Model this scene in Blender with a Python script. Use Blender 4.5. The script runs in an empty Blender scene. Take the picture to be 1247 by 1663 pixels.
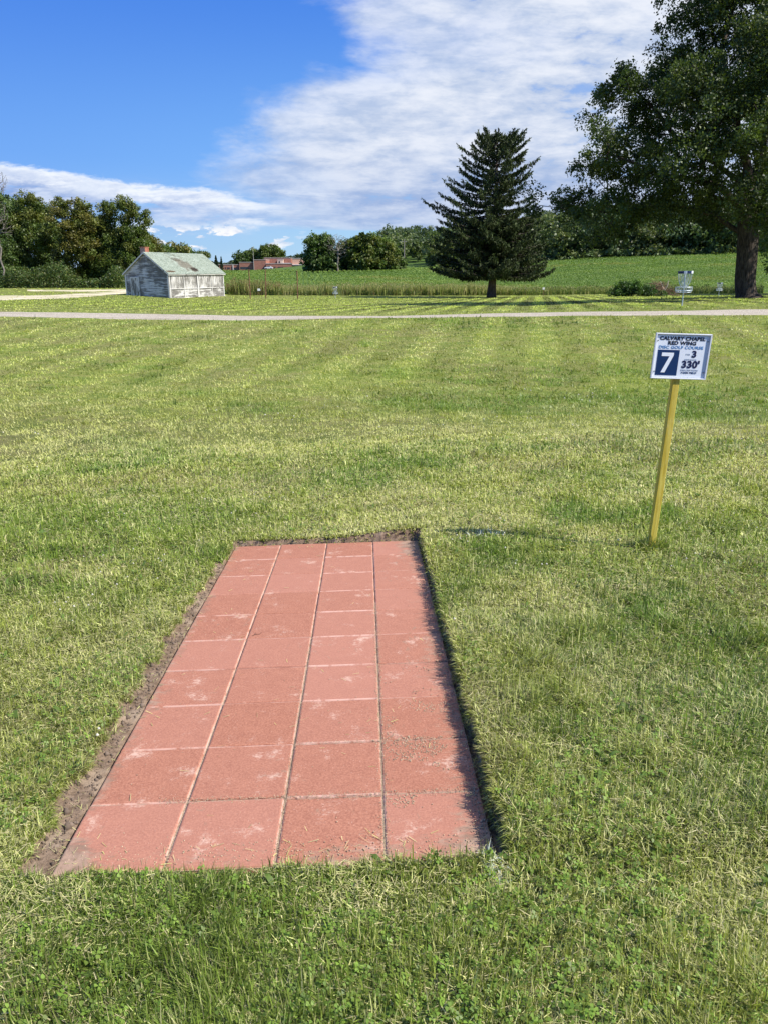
import bpy, math, random
import numpy as np
from mathutils import Vector, Matrix

random.seed(7)
RNG = np.random.default_rng(11)
scene = bpy.context.scene
COL = scene.collection
rad = math.radians

# ------------------------------------------------------------------ camera maths
F, CX, CY = 1210.0, 623.5, 831.5
TH = math.atan((CY - 440) / F)
CT, ST = math.cos(TH), math.sin(TH)
CAMZ = 1.6
SUN_EL, SUN_AZ = rad(46), rad(113)          # azimuth clockwise from +Y
SUN = Vector((math.sin(SUN_AZ) * math.cos(SUN_EL), math.cos(SUN_AZ) * math.cos(SUN_EL), math.sin(SUN_EL)))

def zrel(py, Y):
    t = (CY - py) / F
    return Y * (t * CT - ST) / (CT + t * ST)

def at(px, py, Y):
    """world point at forward distance Y seen at photo pixel px, py"""
    z = zrel(py, Y)
    X = (px - CX) / F * (Y * CT - z * ST)
    return Vector((X, Y, z + CAMZ))

# ------------------------------------------------------------------ noise (numpy)
def _hash(ix, iy, seed):
    h = (ix.astype(np.int64) * 374761393 + iy.astype(np.int64) * 668265263 + seed * 974634777) & 0x7fffffff
    h = ((h ^ (h >> 13)) * 1274126177) & 0x7fffffff
    h = (h ^ (h >> 16)) & 0xffff
    return h / 65535.0

def vnoise(x, y, seed=0):
    ix = np.floor(x); iy = np.floor(y)
    fx = x - ix; fy = y - iy
    fx = fx * fx * (3 - 2 * fx); fy = fy * fy * (3 - 2 * fy)
    a = _hash(ix, iy, seed); b = _hash(ix + 1, iy, seed)
    c = _hash(ix, iy + 1, seed); d = _hash(ix + 1, iy + 1, seed)
    return (a * (1 - fx) + b * fx) * (1 - fy) + (c * (1 - fx) + d * fx) * fy

def fbm(x, y, s, seed=0, octaves=4):
    x = np.asarray(x, float) / s; y = np.asarray(y, float) / s
    v = 0; a = .5; t = 0
    for o in range(octaves):
        v = v + a * vnoise(x + o * 17.3, y - o * 9.1, seed + o); t += a
        x = x * 2.03; y = y * 2.03; a *= .5
    return v / t

def sstep(a, b, x):
    t = np.clip((x - a) / (b - a), 0, 1)
    return t * t * (3 - 2 * t)

# ------------------------------------------------------------------ tee pad frame (fitted)
PADC = np.array([-.3405, 3.1599, -1.6414])
_yaw, _pit, _rol = .0268, -.0604, -.0248
_Rz = np.array([[math.cos(_yaw), -math.sin(_yaw), 0], [math.sin(_yaw), math.cos(_yaw), 0], [0, 0, 1]])
_Rx = np.array([[1, 0, 0], [0, math.cos(_pit), -math.sin(_pit)], [0, math.sin(_pit), math.cos(_pit)]])
_Ry = np.array([[math.cos(_rol), 0, math.sin(_rol)], [0, 1, 0], [-math.sin(_rol), 0, math.cos(_rol)]])
PADR = _Rz @ _Rx @ _Ry
_n = PADR[:, 2]
def padplane(X, Y):
    return PADC[2] - (_n[0] * (X - PADC[0]) + _n[1] * (Y - PADC[1])) / _n[2]
def paduv(X, Y):
    dx = X - PADC[0]; dy = Y - PADC[1]
    c, s = math.cos(_yaw), math.sin(_yaw)
    return dx * c + dy * s, -dx * s + dy * c
PW, PL = .61, 1.525

def pit_edges(u, v):
    """signed distance outside the dug-out (positive on the lawn)"""
    w = .026 * (fbm(u, v, .07, 5, 4) - .5) * 2
    t = np.clip((PL - v) / (2 * PL), 0, 1)
    left = -(PW + .014 + .085 * t ** .8 + w * 2.4 + .045 * (fbm(v, v * 0, .5, 9, 2) - .5))
    right = PW + .014 + w * .7 + .012 * t
    back = PL + .028 + w
    front = -PL - .018 + w * .9
    return np.maximum(np.maximum(left - u, u - right), np.maximum(v - back, front - v))

# ------------------------------------------------------------------ terrain
TPX = np.array([0, 200, 300, 400, 623, 850, 1000, 1247.])
TAB = [
 (11, [683] * 8),
 (13, [648, 648, 648, 648, 648, 648, 647, 646]),
 (16, [603, 603, 603, 603, 601, 600, 598, 596]),
 (20, [559, 560, 561, 562, 559, 557, 555, 553]),
 (24, [527, 529, 532, 533, 528, 526, 524, 523]),
 (26.5, [514.6, 518.5, 519.8, 520.5, 516.6, 514.6, 512.6, 512]),
 (29.5, [506, 508.7, 510.7, 512.8, 513.4, 508.3, 505.5, 502.2]),
 (34, [499, 501, 503, 505, 506, 502, 497, 493]),
 (44, [493, 494, 496, 497, 498, 495, 490, 483]),
 (60, [488, 489, 490, 491, 491, 489, 485, 480.5]),
 (80, [481, 481, 486, 486, 485, 484, 481, 480]),
 (90, [475, 475, 479, 482, 483, 482.5, 480, 479]),
 (100, [469, 469, 474, 477, 477, 476.5, 475, 474]),
 (115, [465, 465, 468, 470, 471, 470, 467, 464]),
 (150, [455, 455, 457, 459, 460, 456, 450, 442]),
 (200, [448, 448, 449, 450, 449, 444, 435, 427]),
 (250, [445, 445, 445, 446, 441, 434, 426, 419]),
 (300, [442, 442, 442, 442, 437, 428, 420, 413]),
 (400, [440.5, 440.5, 440, 440, 422, 402, 385, 372]),
 (520, [440, 440, 439, 438, 408, 385, 362, 352]),
 (800, [440, 440, 440, 439, 420, 400, 385, 380]),
 (3000, [440.3] * 8),
]
TY = np.array([r[0] for r in TAB], float)
TZ = np.array([[zrel(p, r[0]) for p in r[1]] for r in TAB])
TAZ = (TPX - CX) / (F / CT)

def _pchip_slopes(x, z):
    h = np.diff(x)[:, None]; d = np.diff(z, axis=0) / h
    m = np.zeros_like(z)
    w1 = 2 * h[1:] + h[:-1]; w2 = h[1:] + 2 * h[:-1]
    ok = d[:-1] * d[1:] > 0
    with np.errstate(divide='ignore', invalid='ignore'):
        hm = (w1 + w2) / (w1 / d[:-1] + w2 / d[1:])
    m[1:-1] = np.where(ok, hm, (d[:-1] + d[1:]) * .15)
    m[0] = d[0]; m[-1] = 0
    return m
TM = _pchip_slopes(TY, TZ)

def far_z(X, Y):
    Yc = np.clip(Y, TY[0], TY[-1])
    k = np.clip(np.searchsorted(TY, Yc) - 1, 0, len(TY) - 2)
    h = TY[k + 1] - TY[k]; t = (Yc - TY[k]) / h
    a = np.clip(X / np.maximum(Yc, 1), TAZ[0], TAZ[-1])
    j = np.clip(np.searchsorted(TAZ, a) - 1, 0, len(TAZ) - 2)
    s = (a - TAZ[j]) / (TAZ[j + 1] - TAZ[j]); s = s * s * (3 - 2 * s) * .5 + s * .5
    def herm(j):
        z0 = TZ[k, j]; z1 = TZ[k + 1, j]; m0 = TM[k, j] * h; m1 = TM[k + 1, j] * h
        return ((2 * t ** 3 - 3 * t ** 2 + 1) * z0 + (t ** 3 - 2 * t ** 2 + t) * m0
                + (-2 * t ** 3 + 3 * t ** 2) * z1 + (t ** 3 - t ** 2) * m1)
    return herm(j) * (1 - s) + herm(j + 1) * s

def ground_z(X, Y, micro=True):
    """world height of the ground"""
    X = np.asarray(X, float); Y = np.asarray(Y, float)
    pl = padplane(X, Y)
    pl = np.where(np.abs(X) > 6, padplane(np.sign(X) * 6, Y), pl)
    u, v = paduv(X, Y)
    e = pit_edges(u, v)
    rt = sstep(.0, .6, u)
    lift = (.012 + .046 * rt) * sstep(-1.62, -1.50, v) + .012 * sstep(1.2, 1.6, v) - .006 * sstep(-1.45, -1.6, v)
    # soil level inside the dug-out
    beside = sstep(PW + .002, PW + .02, np.abs(u)) + sstep(PL, PL + .015, v)
    leftside = (u < -PW)
    t = np.clip((-u - PW) / .13, 0, 1)
    soil = np.where(leftside, -.012 + .022 * t + .008 * (fbm(X, Y, .05, 31, 3) - .5), -.03 + .014 * (fbm(X, Y, .04, 33, 3) - .5) * 1.6)
    inside = (np.abs(u) < PW + .001) & (np.abs(v) < PL + .001)
    soil = np.where(inside, -.07, soil)
    near = pl + soil + (lift - soil) * sstep(-.004, .014, e)
    near = np.where(inside, pl - .07, near)
    w = sstep(7.5, 13, Y)
    z = near * (1 - w) + far_z(X, Y) * w
    if micro:
        m = (fbm(X, Y, .45, 3, 3) - .5) * .035 * sstep(.0, .5, e) + (fbm(X, Y, 2.6, 4, 3) - .5) * .10 * sstep(1.2, 4, e)
        z = z + m * (1 - sstep(60, 90, Y)) * (1 - sstep(23.5, 26, Y) * (1 - sstep(30, 33, Y)))
    return z + CAMZ

def gz(X, Y):
    return float(ground_z(np.array([X]), np.array([Y]))[0])

def ground_at(px, py, y0=2, y1=400):
    """first point where the pixel ray meets the ground"""
    Ys = np.geomspace(y0, y1, 3000)
    z = zrel(py, Ys); X = (px - CX) / F * (Ys * CT - z * ST)
    g = ground_z(X, Ys, False) - CAMZ
    k = np.argmax(z <= g)
    return Vector((X[k], Ys[k], gz(X[k], Ys[k])))

# ------------------------------------------------------------------ tagging / mesh helpers
def tag(o, label=None, cat=None, group=None, kind=None):
    if label: o['label'] = label
    if cat: o['category'] = cat
    if group: o['group'] = group
    if kind: o['kind'] = kind
    return o

def link(o, parent=None):
    COL.objects.link(o)
    if parent is not None: o.parent = parent
    return o

def empty(name, loc, rz=0):
    o = bpy.data.objects.new(name, None); COL.objects.link(o)
    o.empty_display_size = .2
    o.location = loc; o.rotation_euler = (0, 0, rz)
    return o

def np_mesh(name, verts, groups, mat, parent=None, colors=None, smooth=False):
    """groups: list of int arrays (n,k) of vertex indices"""
    me = bpy.data.meshes.new(name)
    verts = np.ascontiguousarray(verts, np.float32)
    me.vertices.add(len(verts)); me.vertices.foreach_set('co', verts.ravel())
    groups = [g for g in groups if len(g)]
    idx = np.concatenate([g.ravel() for g in groups]).astype(np.int32)
    sizes = np.concatenate([np.full(len(g), g.shape[1], np.int32) for g in groups])
    starts = np.concatenate([[0], np.cumsum(sizes)[:-1]]).astype(np.int32)
    me.loops.add(len(idx)); me.loops.foreach_set('vertex_index', idx)
    me.polygons.add(len(sizes)); me.polygons.foreach_set('loop_start', starts)
    if smooth: me.polygons.foreach_set('use_smooth', np.ones(len(sizes), bool))
    me.update(calc_edges=True)
    if colors is not None:
        ca = me.color_attributes.new('tint', 'FLOAT_COLOR', 'POINT')
        c4 = np.ones((len(verts), 4), np.float32); c4[:, :3] = colors
        ca.data.foreach_set('color', c4.ravel())
    me.materials.append(mat)
    o = bpy.data.objects.new(name, me)
    return link(o, parent)

class MB:
    """collects boxes, tubes and prisms into one mesh"""
    def __init__(s): s.v = []; s.f = []
    def add(s, vs, fs):
        b = len(s.v); s.v += [tuple(v) for v in vs]; s.f += [tuple(b + i for i in f) for f in fs]; return s
    def box(s, c, d, M=None, bev=0):
        hx, hy, hz = d[0] / 2, d[1] / 2, d[2] / 2
        if bev <= 0:
            vs = [Vector((x * hx, y * hy, z * hz)) for z in (-1, 1) for y in (-1, 1) for x in (-1, 1)]
            fs = [(0, 2, 3, 1), (4, 5, 7, 6), (0, 1, 5, 4), (2, 6, 7, 3), (0, 4, 6, 2), (1, 3, 7, 5)]
        else:
            ring = lambda ax, ay, z: [Vector((-ax, -ay, z)), Vector((ax, -ay, z)), Vector((ax, ay, z)), Vector((-ax, ay, z))]
            R = [ring(hx - bev, hy - bev, -hz), ring(hx, hy, -hz + bev), ring(hx, hy, hz - bev), ring(hx - bev, hy - bev, hz)]
            vs = sum(R, []); fs = [(3, 2, 1, 0), (12, 13, 14, 15)]
            for k in range(3):
                for i in range(4):
                    j = (i + 1) % 4; fs.append((k * 4 + i, k * 4 + j, k * 4 + 4 + j, k * 4 + 4 + i))
        c = Vector(c)
        vs = [(M @ v if M else v) + c for v in vs]
        return s.add(vs, fs)
    def tube(s, pts, rs, n=6, cap=True):
        pts = [Vector(p) for p in pts]
        if not hasattr(rs, '__len__'): rs = [rs] * len(pts)
        vs = []; fs = []
        prev = None
        for i, p in enumerate(pts):
            d = (pts[min(i + 1, len(pts) - 1)] - pts[max(i - 1, 0)])
            d = d.normalized() if d.length > 1e-9 else Vector((0, 0, 1))
            if prev is None:
                a = d.orthogonal().normalized()
            else:
                a = (prev - d * prev.dot(d))
                a = a.normalized() if a.length > 1e-6 else d.orthogonal().normalized()
            prev = a; b = d.cross(a)
            for k in range(n):
                t = 2 * math.pi * k / n
                vs.append(p + (a * math.cos(t) + b * math.sin(t)) * rs[i])
        for i in range(len(pts) - 1):
            for k in range(n):
                j = (k + 1) % n
                fs.append((i * n + k, i * n + j, i * n + n + j, i * n + n + k))
        if cap:
            fs.append(tuple(range(n - 1, -1, -1))); fs.append(tuple((len(pts) - 1) * n + k for k in range(n)))
        return s.add(vs, fs)
    def ring(s, c, R, r, n=28, m=5):
        vs = []; fs = []
        for i in range(n):
            a = 2 * math.pi * i / n
            for k in range(m):
                b = 2 * math.pi * k / m
                q = R + r * math.cos(b)
                vs.append((c[0] + q * math.cos(a), c[1] + q * math.sin(a), c[2] + r * math.sin(b)))
        for i in range(n):
            for k in range(m):
                i2 = (i + 1) % n; k2 = (k + 1) % m
                fs.append((i * m + k, i2 * m + k, i2 * m + k2, i * m + k2))
        return s.add(vs, fs)
    def build(s, name, mat, parent=None, smooth=False):
        me = bpy.data.meshes.new(name); me.from_pydata([tuple(v) for v in s.v], [], s.f); me.update()
        if smooth: me.polygons.foreach_set('use_smooth', [True] * len(me.polygons))
        me.materials.append(mat)
        o = bpy.data.objects.new(name, me)
        return link(o, parent)

def copy_tree(o, parent=None):
    c = o.copy(); COL.objects.link(c)
    if parent is not None: c.parent = parent
    for ch in list(o.children): copy_tree(ch, c)
    return c

# ------------------------------------------------------------------ node helper
class S:
    """socket wrapper with arithmetic"""
    def __init__(s, nt, sock): s.nt = nt; s.k = sock
    def _m(s, op, *o):
        n = s.nt.nodes.new('ShaderNodeMath'); n.operation = op
        for i, x in enumerate((s,) + o):
            if isinstance(x, S): s.nt.links.new(x.k, n.inputs[i])
            else: n.inputs[i].default_value = x
        return S(s.nt, n.outputs[0])
    def __add__(a, b): return a._m('ADD', b)
    def __sub__(a, b): return a._m('SUBTRACT', b)
    def __mul__(a, b): return a._m('MULTIPLY', b)
    def __truediv__(a, b): return a._m('DIVIDE', b)
    def __radd__(a, b): return a + b
    def __rmul__(a, b): return a * b
    def __rsub__(a, b): return (a * -1.0) + b
    def pow(a, b): return a._m('POWER', b)
    def abs(a): return a._m('ABSOLUTE')
    def sin(a): return a._m('SINE')
    def max(a, b): return a._m('MAXIMUM', b)
    def min(a, b): return a._m('MINIMUM', b)
    def ss(a, lo, hi):
        n = a.nt.nodes.new('ShaderNodeMapRange'); n.interpolation_type = 'SMOOTHSTEP'
        a.nt.links.new(a.k, n.inputs[0])
        for i, x in ((1, lo), (2, hi)):
            if isinstance(x, S): a.nt.links.new(x.k, n.inputs[i])
            else: n.inputs[i].default_value = x
        return S(a.nt, n.outputs[0])

class NT:
    def __init__(s, nt): s.nt = nt; nt.nodes.clear()
    def node(s, t, **kw):
        n = s.nt.nodes.new(t)
        for k, v in kw.items(): setattr(n, k, v)
        return n
    def out(s, n, i=0): return S(s.nt, n.outputs[i])
    def con(s, a, b):
        if isinstance(a, S): s.nt.links.new(a.k, b)
        elif isinstance(a, (int, float)): b.default_value = a
        else: b.default_value = (*a, 1.0) if len(a) == 3 and hasattr(b.default_value, '__len__') and len(b.default_value) == 4 else a
    def noise(s, vec, scale, detail=4, rough=.55, dist=0, dims='3D'):
        n = s.node('ShaderNodeTexNoise', noise_dimensions=dims)
        if vec is not None: s.con(vec, n.inputs['Vector'])
        n.inputs['Scale'].default_value = scale; n.inputs['Detail'].default_value = detail
        n.inputs['Roughness'].default_value = rough; n.inputs['Distortion'].default_value = dist
        return s.out(n, 0)
    def mix(s, f, a, b, blend='MIX'):
        n = s.node('ShaderNodeMix', data_type='RGBA', blend_type=blend)
        s.con(f, n.inputs[0]); s.con(a, n.inputs[6]); s.con(b, n.inputs[7])
        return S(s.nt, n.outputs[2])
    def xyz(s, x, y, z=0.0):
        n = s.node('ShaderNodeCombineXYZ')
        for i, v in enumerate((x, y, z)): s.con(v, n.inputs[i])
        return s.out(n, 0)
    def sep(s, v):
        n = s.node('ShaderNodeSeparateXYZ'); s.con(v, n.inputs[0])
        return [s.out(n, i) for i in range(3)]
    def pos(s): return s.out(s.node('ShaderNodeNewGeometry'), 0)
    def objc(s): return s.out(s.node('ShaderNodeTexCoord'), 3)
    def vmul(s, v, m):
        n = s.node('ShaderNodeVectorMath', operation='MULTIPLY'); s.con(v, n.inputs[0]); n.inputs[1].default_value = m
        return s.out(n, 0)
    def attr(s, name): return s.out(s.node('ShaderNodeAttribute', attribute_name=name), 0)
    def bump(s, h, strength=.5, dist=.01):
        n = s.node('ShaderNodeBump'); s.con(h, n.inputs['Height'])
        n.inputs['Strength'].default_value = strength; n.inputs['Distance'].default_value = dist
        return s.out(n, 0)
    def pbsdf(s, col, rough=.8, normal=None, metal=0, spec=.3):
        n = s.node('ShaderNodeBsdfPrincipled'); s.con(col, n.inputs['Base Color'])
        s.con(rough, n.inputs['Roughness']); n.inputs['Metallic'].default_value = metal
        n.inputs['Specular IOR Level'].default_value = spec
        if normal is not None: s.con(normal, n.inputs['Normal'])
        o = s.node('ShaderNodeOutputMaterial'); s.nt.links.new(n.outputs[0], o.inputs[0])
        return n

def mat(name):
    m = bpy.data.materials.new(name); m.use_nodes = True
    return m, NT(m.node_tree)

def simple(name, col, rough=.7, var=.15, scale=8, metal=0, bump=0, spec=.3):
    m, n = mat(name)
    nz = n.noise(n.objc(), scale, 5)
    c2 = tuple(max(0, c * (1 - var * 2)) for c in col); c1 = tuple(min(1, c * (1 + var)) for c in col)
    c = n.mix(nz.ss(.3, .7), c2, c1)
    nm = n.bump(n.noise(n.objc(), scale * 6, 4), .5, bump) if bump else None
    n.pbsdf(c, rough, nm, metal, spec)
    return m

def leafmat(name, trans=.3, rough=.55, spec=.3):
    m, n = mat(name)
    c = n.attr('tint')
    p = n.node('ShaderNodeBsdfPrincipled'); n.con(c, p.inputs['Base Color'])
    p.inputs['Roughness'].default_value = rough; p.inputs['Specular IOR Level'].default_value = spec
    t = n.node('ShaderNodeBsdfTranslucent'); n.con(n.mix(.5, c, (.35, .45, .05), 'MULTIPLY'), t.inputs[0])
    n.con(n.mix(1.0, c, (1.2, 1.3, .6), 'MULTIPLY'), t.inputs[0])
    mx = n.node('ShaderNodeMixShader'); mx.inputs[0].default_value = trans
    m.node_tree.links.new(p.outputs[0], mx.inputs[1]); m.node_tree.links.new(t.outputs[0], mx.inputs[2])
    o = n.node('ShaderNodeOutputMaterial'); m.node_tree.links.new(mx.outputs[0], o.inputs[0])
    return m

M_GRASS = leafmat('grass_blades', .32, .45, .30)
M_LEAF = leafmat('leaves', .28, .5, .4)
M_NEEDLE = leafmat('needles', .08, .6, .25)
M_CROP = leafmat('crop_leaves', .25, .55, .3)

def barkmat(name, c1, c2, sc=3):
    m, n = mat(name)
    v = n.vmul(n.objc(), (sc * 2.5, sc * 2.5, sc * .5))
    a = n.noise(v, 1.6, 6, .65, .8)
    c = n.mix(a.ss(.35, .65), c1, c2)
    n.pbsdf(c, .95, n.bump(a, .9, .06), spec=.1)
    return m
M_BARK = barkmat('oak_bark', (.025, .020, .016), (.105, .085, .068))
M_BARK2 = barkmat('grey_bark', (.10, .085, .07), (.30, .27, .23))
M_BARK3 = barkmat('spruce_bark', (.06, .045, .038), (.19, .15, .125))

# ================================================================== WORLD
def build_world():
    w = bpy.data.worlds.new('World'); scene.world = w; w.use_nodes = True
    n = NT(w.node_tree)
    K = 7.3
    d = n.out(n.node('ShaderNodeTexCoord'), 0)
    x, y, z = n.sep(d)
    ya = y.abs().max(.05)
    az = x / ya
    el = (z / ya).max(0.0)
    zz = z.max(0.0) + .045
    P = n.xyz(x / zz, y / zz, 0.0)
    A = n.xyz(az, el * 2.4, y * .3)
    sky = n.node('ShaderNodeTexSky', sky_type='NISHITA')
    sky.sun_disc = False; sky.sun_elevation = SUN_EL; sky.sun_rotation = SUN_AZ
    nish = n.out(sky, 0)
    # clear-sky colour: deep blue above, pale towards the horizon
    h = z.max(0.0)
    c = n.mix(h.ss(0.0, .13), (.42 * K, .68 * K, .90 * K), (.17 * K, .44 * K, .93 * K))
    c = n.mix(h.ss(.08, .33), c, (.040 * K, .205 * K, .78 * K))
    c = n.mix(az.ss(.1, -.6) * .35, c, (.035 * K, .18 * K, .76 * K))
    clear = n.mix(.12, c, nish)
    # --- big altocumulus bank (right)
    fc = n.node('ShaderNodeFloatCurve')
    cv = fc.mapping.curves[0]
    pts = [(0.0, .95), (.043, .80), (.05, .36), (.0724, .315), (.108, .29), (.1395, .287), (.17, .325), (.203, .362), (.228, .46), (.26, .50), (.298, .455), (.345, .42)]
    while len(cv.points) < len(pts): cv.points.new(.5, .5)
    for p, (e_, a_) in zip(cv.points, pts): p.location = (e_ / .35, a_)
    for p in cv.points: p.handle_type = 'AUTO'
    fc.mapping.update()
    n.con(el / .35, fc.inputs['Value'])
    edge = n.out(fc, 0) - .5
    nA = n.noise(A, 5.0, 9, .6, .3)
    nB = n.noise(n.vmul(A, (1, 1.6, 1)), 16.0, 6, .6, .2)
    sd = az - edge + (nA - .5) * .34 + (nB - .5) * .10
    big = sd.ss(-.03, .085)
    thick = sd.ss(.0, .22)
    # ripples: rotate the plane coordinates
    rp = n.noise(n.vmul(P, (1.3, 1.0, 1)), 1.15, 8, .58, .8)
    rp2 = n.noise(n.vmul(A, (1, 1.4, 1)), 9.0, 9, .62, .25)
    rp3 = n.noise(n.vmul(A, (1, 1.2, 1)), 24.0, 6, .62, .2)
    rr = rp * .16 + rp2 * .50 + rp3 * .34
    bright = rr.ss(.38, .62)
    gap = (rr + (nA - .5) * .4).ss(.34, .44)
    lowgrey = el.ss(.17, .05)
    cl_hi = n.mix(lowgrey, (.78 * K, .82 * K, .91 * K), (.57 * K, .65 * K, .82 * K))
    cl_lo = n.mix(lowgrey, (.44 * K, .54 * K, .74 * K), (.27 * K, .39 * K, .67 * K))
    ccol = n.mix(bright, cl_lo, cl_hi)
    alpha = big * (gap * .55 + .45) * (thick * .25 + .75) * y.ss(-.15, .15)
    c = n.mix(alpha.min(1.0), clear, ccol)
    # --- long cumulus band, lower left
    e1 = n.noise(n.vmul(A, (1, 1.2, 1)), 7.0, 9, .65, .2); e2 = n.noise(n.vmul(A, (1, 1.3, 1)), 26.0, 7, .65, .2)
    top = .131 - (az + .49) * .130 + (e1 - .5) * .052 + (e2 - .5) * .014
    bot = .070 - (az + .49) * .03 + (nA - .5) * .06
    dt = top - el
    bn = n.noise(n.vmul(A, (1, 1.9, 1)), 12.0, 9, .64, .3)
    body = (el - bot + (bn - .5) * .05).ss(-.018, .016)
    band = dt.ss(.0, .008) * body * (az + (bn - .5) * .16).ss(-.10, -.20) * (bn + dt.ss(.03, .0) * .5).ss(.34, .48)
    rim = (dt + (bn - .5) * .085 + (e2 - .5) * .03).ss(.032, -.002)
    bcol = n.mix(rim, n.mix(bn.ss(.40, .60), (.20 * K, .33 * K, .66 * K), (.58 * K, .67 * K, .86 * K)), (.84 * K, .89 * K, .97 * K))
    c = n.mix(band, c, bcol)
    # thin torn veils between the band and the bank
    ve = n.noise(n.vmul(A, (1, 3.4, 1)), 7.5, 9, .66, .6)
    veil = ve.ss(.47, .66) * el.ss(.035, .055) * el.ss(.115, .085) * az.ss(-.40, -.28) * az.ss(.0, -.1) * .75
    c = n.mix(veil, c, n.mix(bn.ss(.4, .62), (.42 * K, .54 * K, .80 * K), (.78 * K, .84 * K, .94 * K)))
    # --- small fair-weather cumulus near the horizon
    pf = n.noise(n.vmul(A, (1, 1.1, 1)), 17.0, 7, .62, .1)
    lowz = (el.ss(.018, .03)) * el.ss(.062, .045)
    puff = (pf + az.ss(-.16, -.3) * .04).ss(.515, .575) * lowz * az.ss(-.36, -.30) * az.ss(-.08, -.15)
    pcol = n.mix(n.noise(A, 40.0, 5, .6).ss(.3, .6), (.62 * K, .68 * K, .82 * K), (.95 * K, .95 * K, .97 * K))
    c = n.mix(puff, c, pcol)
    # --- thin pale layer at the very horizon
    hz = (el + (nB - .5) * .02).ss(.03, .0) * .55
    c = n.mix(hz, c, (.55 * K, .70 * K, .88 * K))
    bg = n.node('ShaderNodeBackground'); n.con(c, bg.inputs[0]); bg.inputs[1].default_value = .1
    o = n.node('ShaderNodeOutputWorld'); w.node_tree.links.new(bg.outputs[0], o.inputs[0])
build_world()

sl = bpy.data.lights.new('sun', 'SUN'); sl.energy = 5.0; sl.angle = rad(.5); sl.color = (1.0, .95, .87)
so = bpy.data.objects.new('sun', sl); COL.objects.link(so)
so.rotation_euler = SUN.to_track_quat('Z', 'Y').to_euler(); so.location = (30, -20, 40)

cam = bpy.data.cameras.new('camera'); co = bpy.data.objects.new('camera', cam); COL.objects.link(co)
co.location = (0, 0, CAMZ); co.rotation_euler = (rad(90) - TH, 0, 0)
cam.sensor_fit = 'VERTICAL'; cam.sensor_height = 36; cam.lens = 36 * F / 1663
cam.clip_start = .05; cam.clip_end = 6000
scene.camera = co
scene.view_settings.view_transform = 'Standard'; scene.view_settings.look = 'None'
scene.view_settings.exposure = .56; scene.view_settings.gamma = 1
scene.cycles.max_bounces = 6; scene.cycles.diffuse_bounces = 3; scene.cycles.transmission_bounces = 3
scene.cycles.glossy_bounces = 2; scene.cycles.transparent_max_bounces = 4

# ================================================================== GROUND SHEET
FIELD_Y = 98.0
def build_ground():
    def axis(a, b, st, lo, hi, g=1.10, mx=1e9):
        mid = list(np.arange(a, b, st))
        left = []; p = a; s = st
        while p > lo: s = min(s * g, mx, max(.05, abs(p) * .05 + .05) if False else mx); p -= s; left.append(p)
        right = []; p = mid[-1]; s = st
        while p < hi: s = min(s * g, mx); p += s; right.append(p)
        return np.array(left[::-1] + mid + right)
    xs = axis(-1.35, .75, .0115, -1500, 1500, 1.11)
    # keep X spacing moderate within the visible lawn
    xs = np.unique(np.concatenate([xs[(xs > -3) & (xs < 2.5)], np.arange(-3, -60, -.6), np.arange(2.5, 60, .6),
                                   np.geomspace(60, 1800, 70), -np.geomspace(60, 1800, 70)]))
    ys = [-60, -30, -15, -8, -4, -2, -1, 0, .6, 1.0, 1.3]
    ys = np.concatenate([ys, np.arange(1.5, 4.85, .0115), np.arange(4.9, 8, .07), np.arange(8, 24, .25), np.arange(24, 32, .15),
                         np.arange(32, 60, .6), np.arange(60, 120, 1.2), np.geomspace(121, 3000, 90)])
    X, Y = np.meshgrid(xs, ys)
    Z = ground_z(X, Y)
    V = np.stack([X, Y, Z], -1).reshape(-1, 3)
    nx, ny = len(xs), len(ys)
    i = np.arange((ny - 1) * (nx - 1)); r = i // (nx - 1); c = i % (nx - 1)
    a = r * nx + c
    Q = np.stack([a, a + 1, a + nx + 1, a + nx], 1)
    u, v = paduv(X, Y)
    soil = 1 - sstep(.0, .03, pit_edges(u, v))
    field = sstep(FIELD_Y - 4, FIELD_Y, Y) * sstep(-.215, -.205, X / np.maximum(Y, 1))
    colr = np.stack([soil, field, X * 0], -1).reshape(-1, 3)
    m, n = mat('ground_turf_and_soil')
    P = n.pos()
    a = n.attr('tint'); sx, sy, _ = n.sep(a)
    big = n.noise(P, .35, 6, .6); fine = n.noise(P, 14, 6, .7); mid = n.noise(P, 2.2, 5, .6)
    thatch = n.mix((fine * .6 + mid * .4).ss(.38, .62), (.025, .030, .012), (.10, .105, .038))
    dpt_ = n.sep(P)[1].ss(5.0, 15.0)
    thatch = n.mix(dpt_ * .8, thatch, n.mix(mid.ss(.4, .6), (.15, .20, .035), (.24, .28, .055)))
    thatch = n.mix((big * .5 + mid * .5).ss(.42, .6) * .6, thatch, (.16, .135, .065))
    soilc = n.mix(n.noise(P, 30, 6, .7).ss(.35, .65), (.145, .10, .066), (.28, .20, .14))
    soilc = n.mix(n.noise(P, 7, 3).ss(.5, .66), soilc, (.32, .24, .17))
    fieldc = n.mix(n.noise(P, .12, 6, .65).ss(.35, .65), (.055, .10, .022), (.10, .16, .035))
    c = n.mix(sy, thatch, fieldc)
    c = n.mix((sx + (fine - .5) * .5).ss(.35, .6), c, soilc)
    n.pbsdf(c, .95, n.bump(n.noise(P, 45, 6, .75), 1.0, .012), spec=.1)
    o = np_mesh('ground', V, [Q], m, None, colr, True)
    tag(o, kind='structure')
build_ground()

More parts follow.
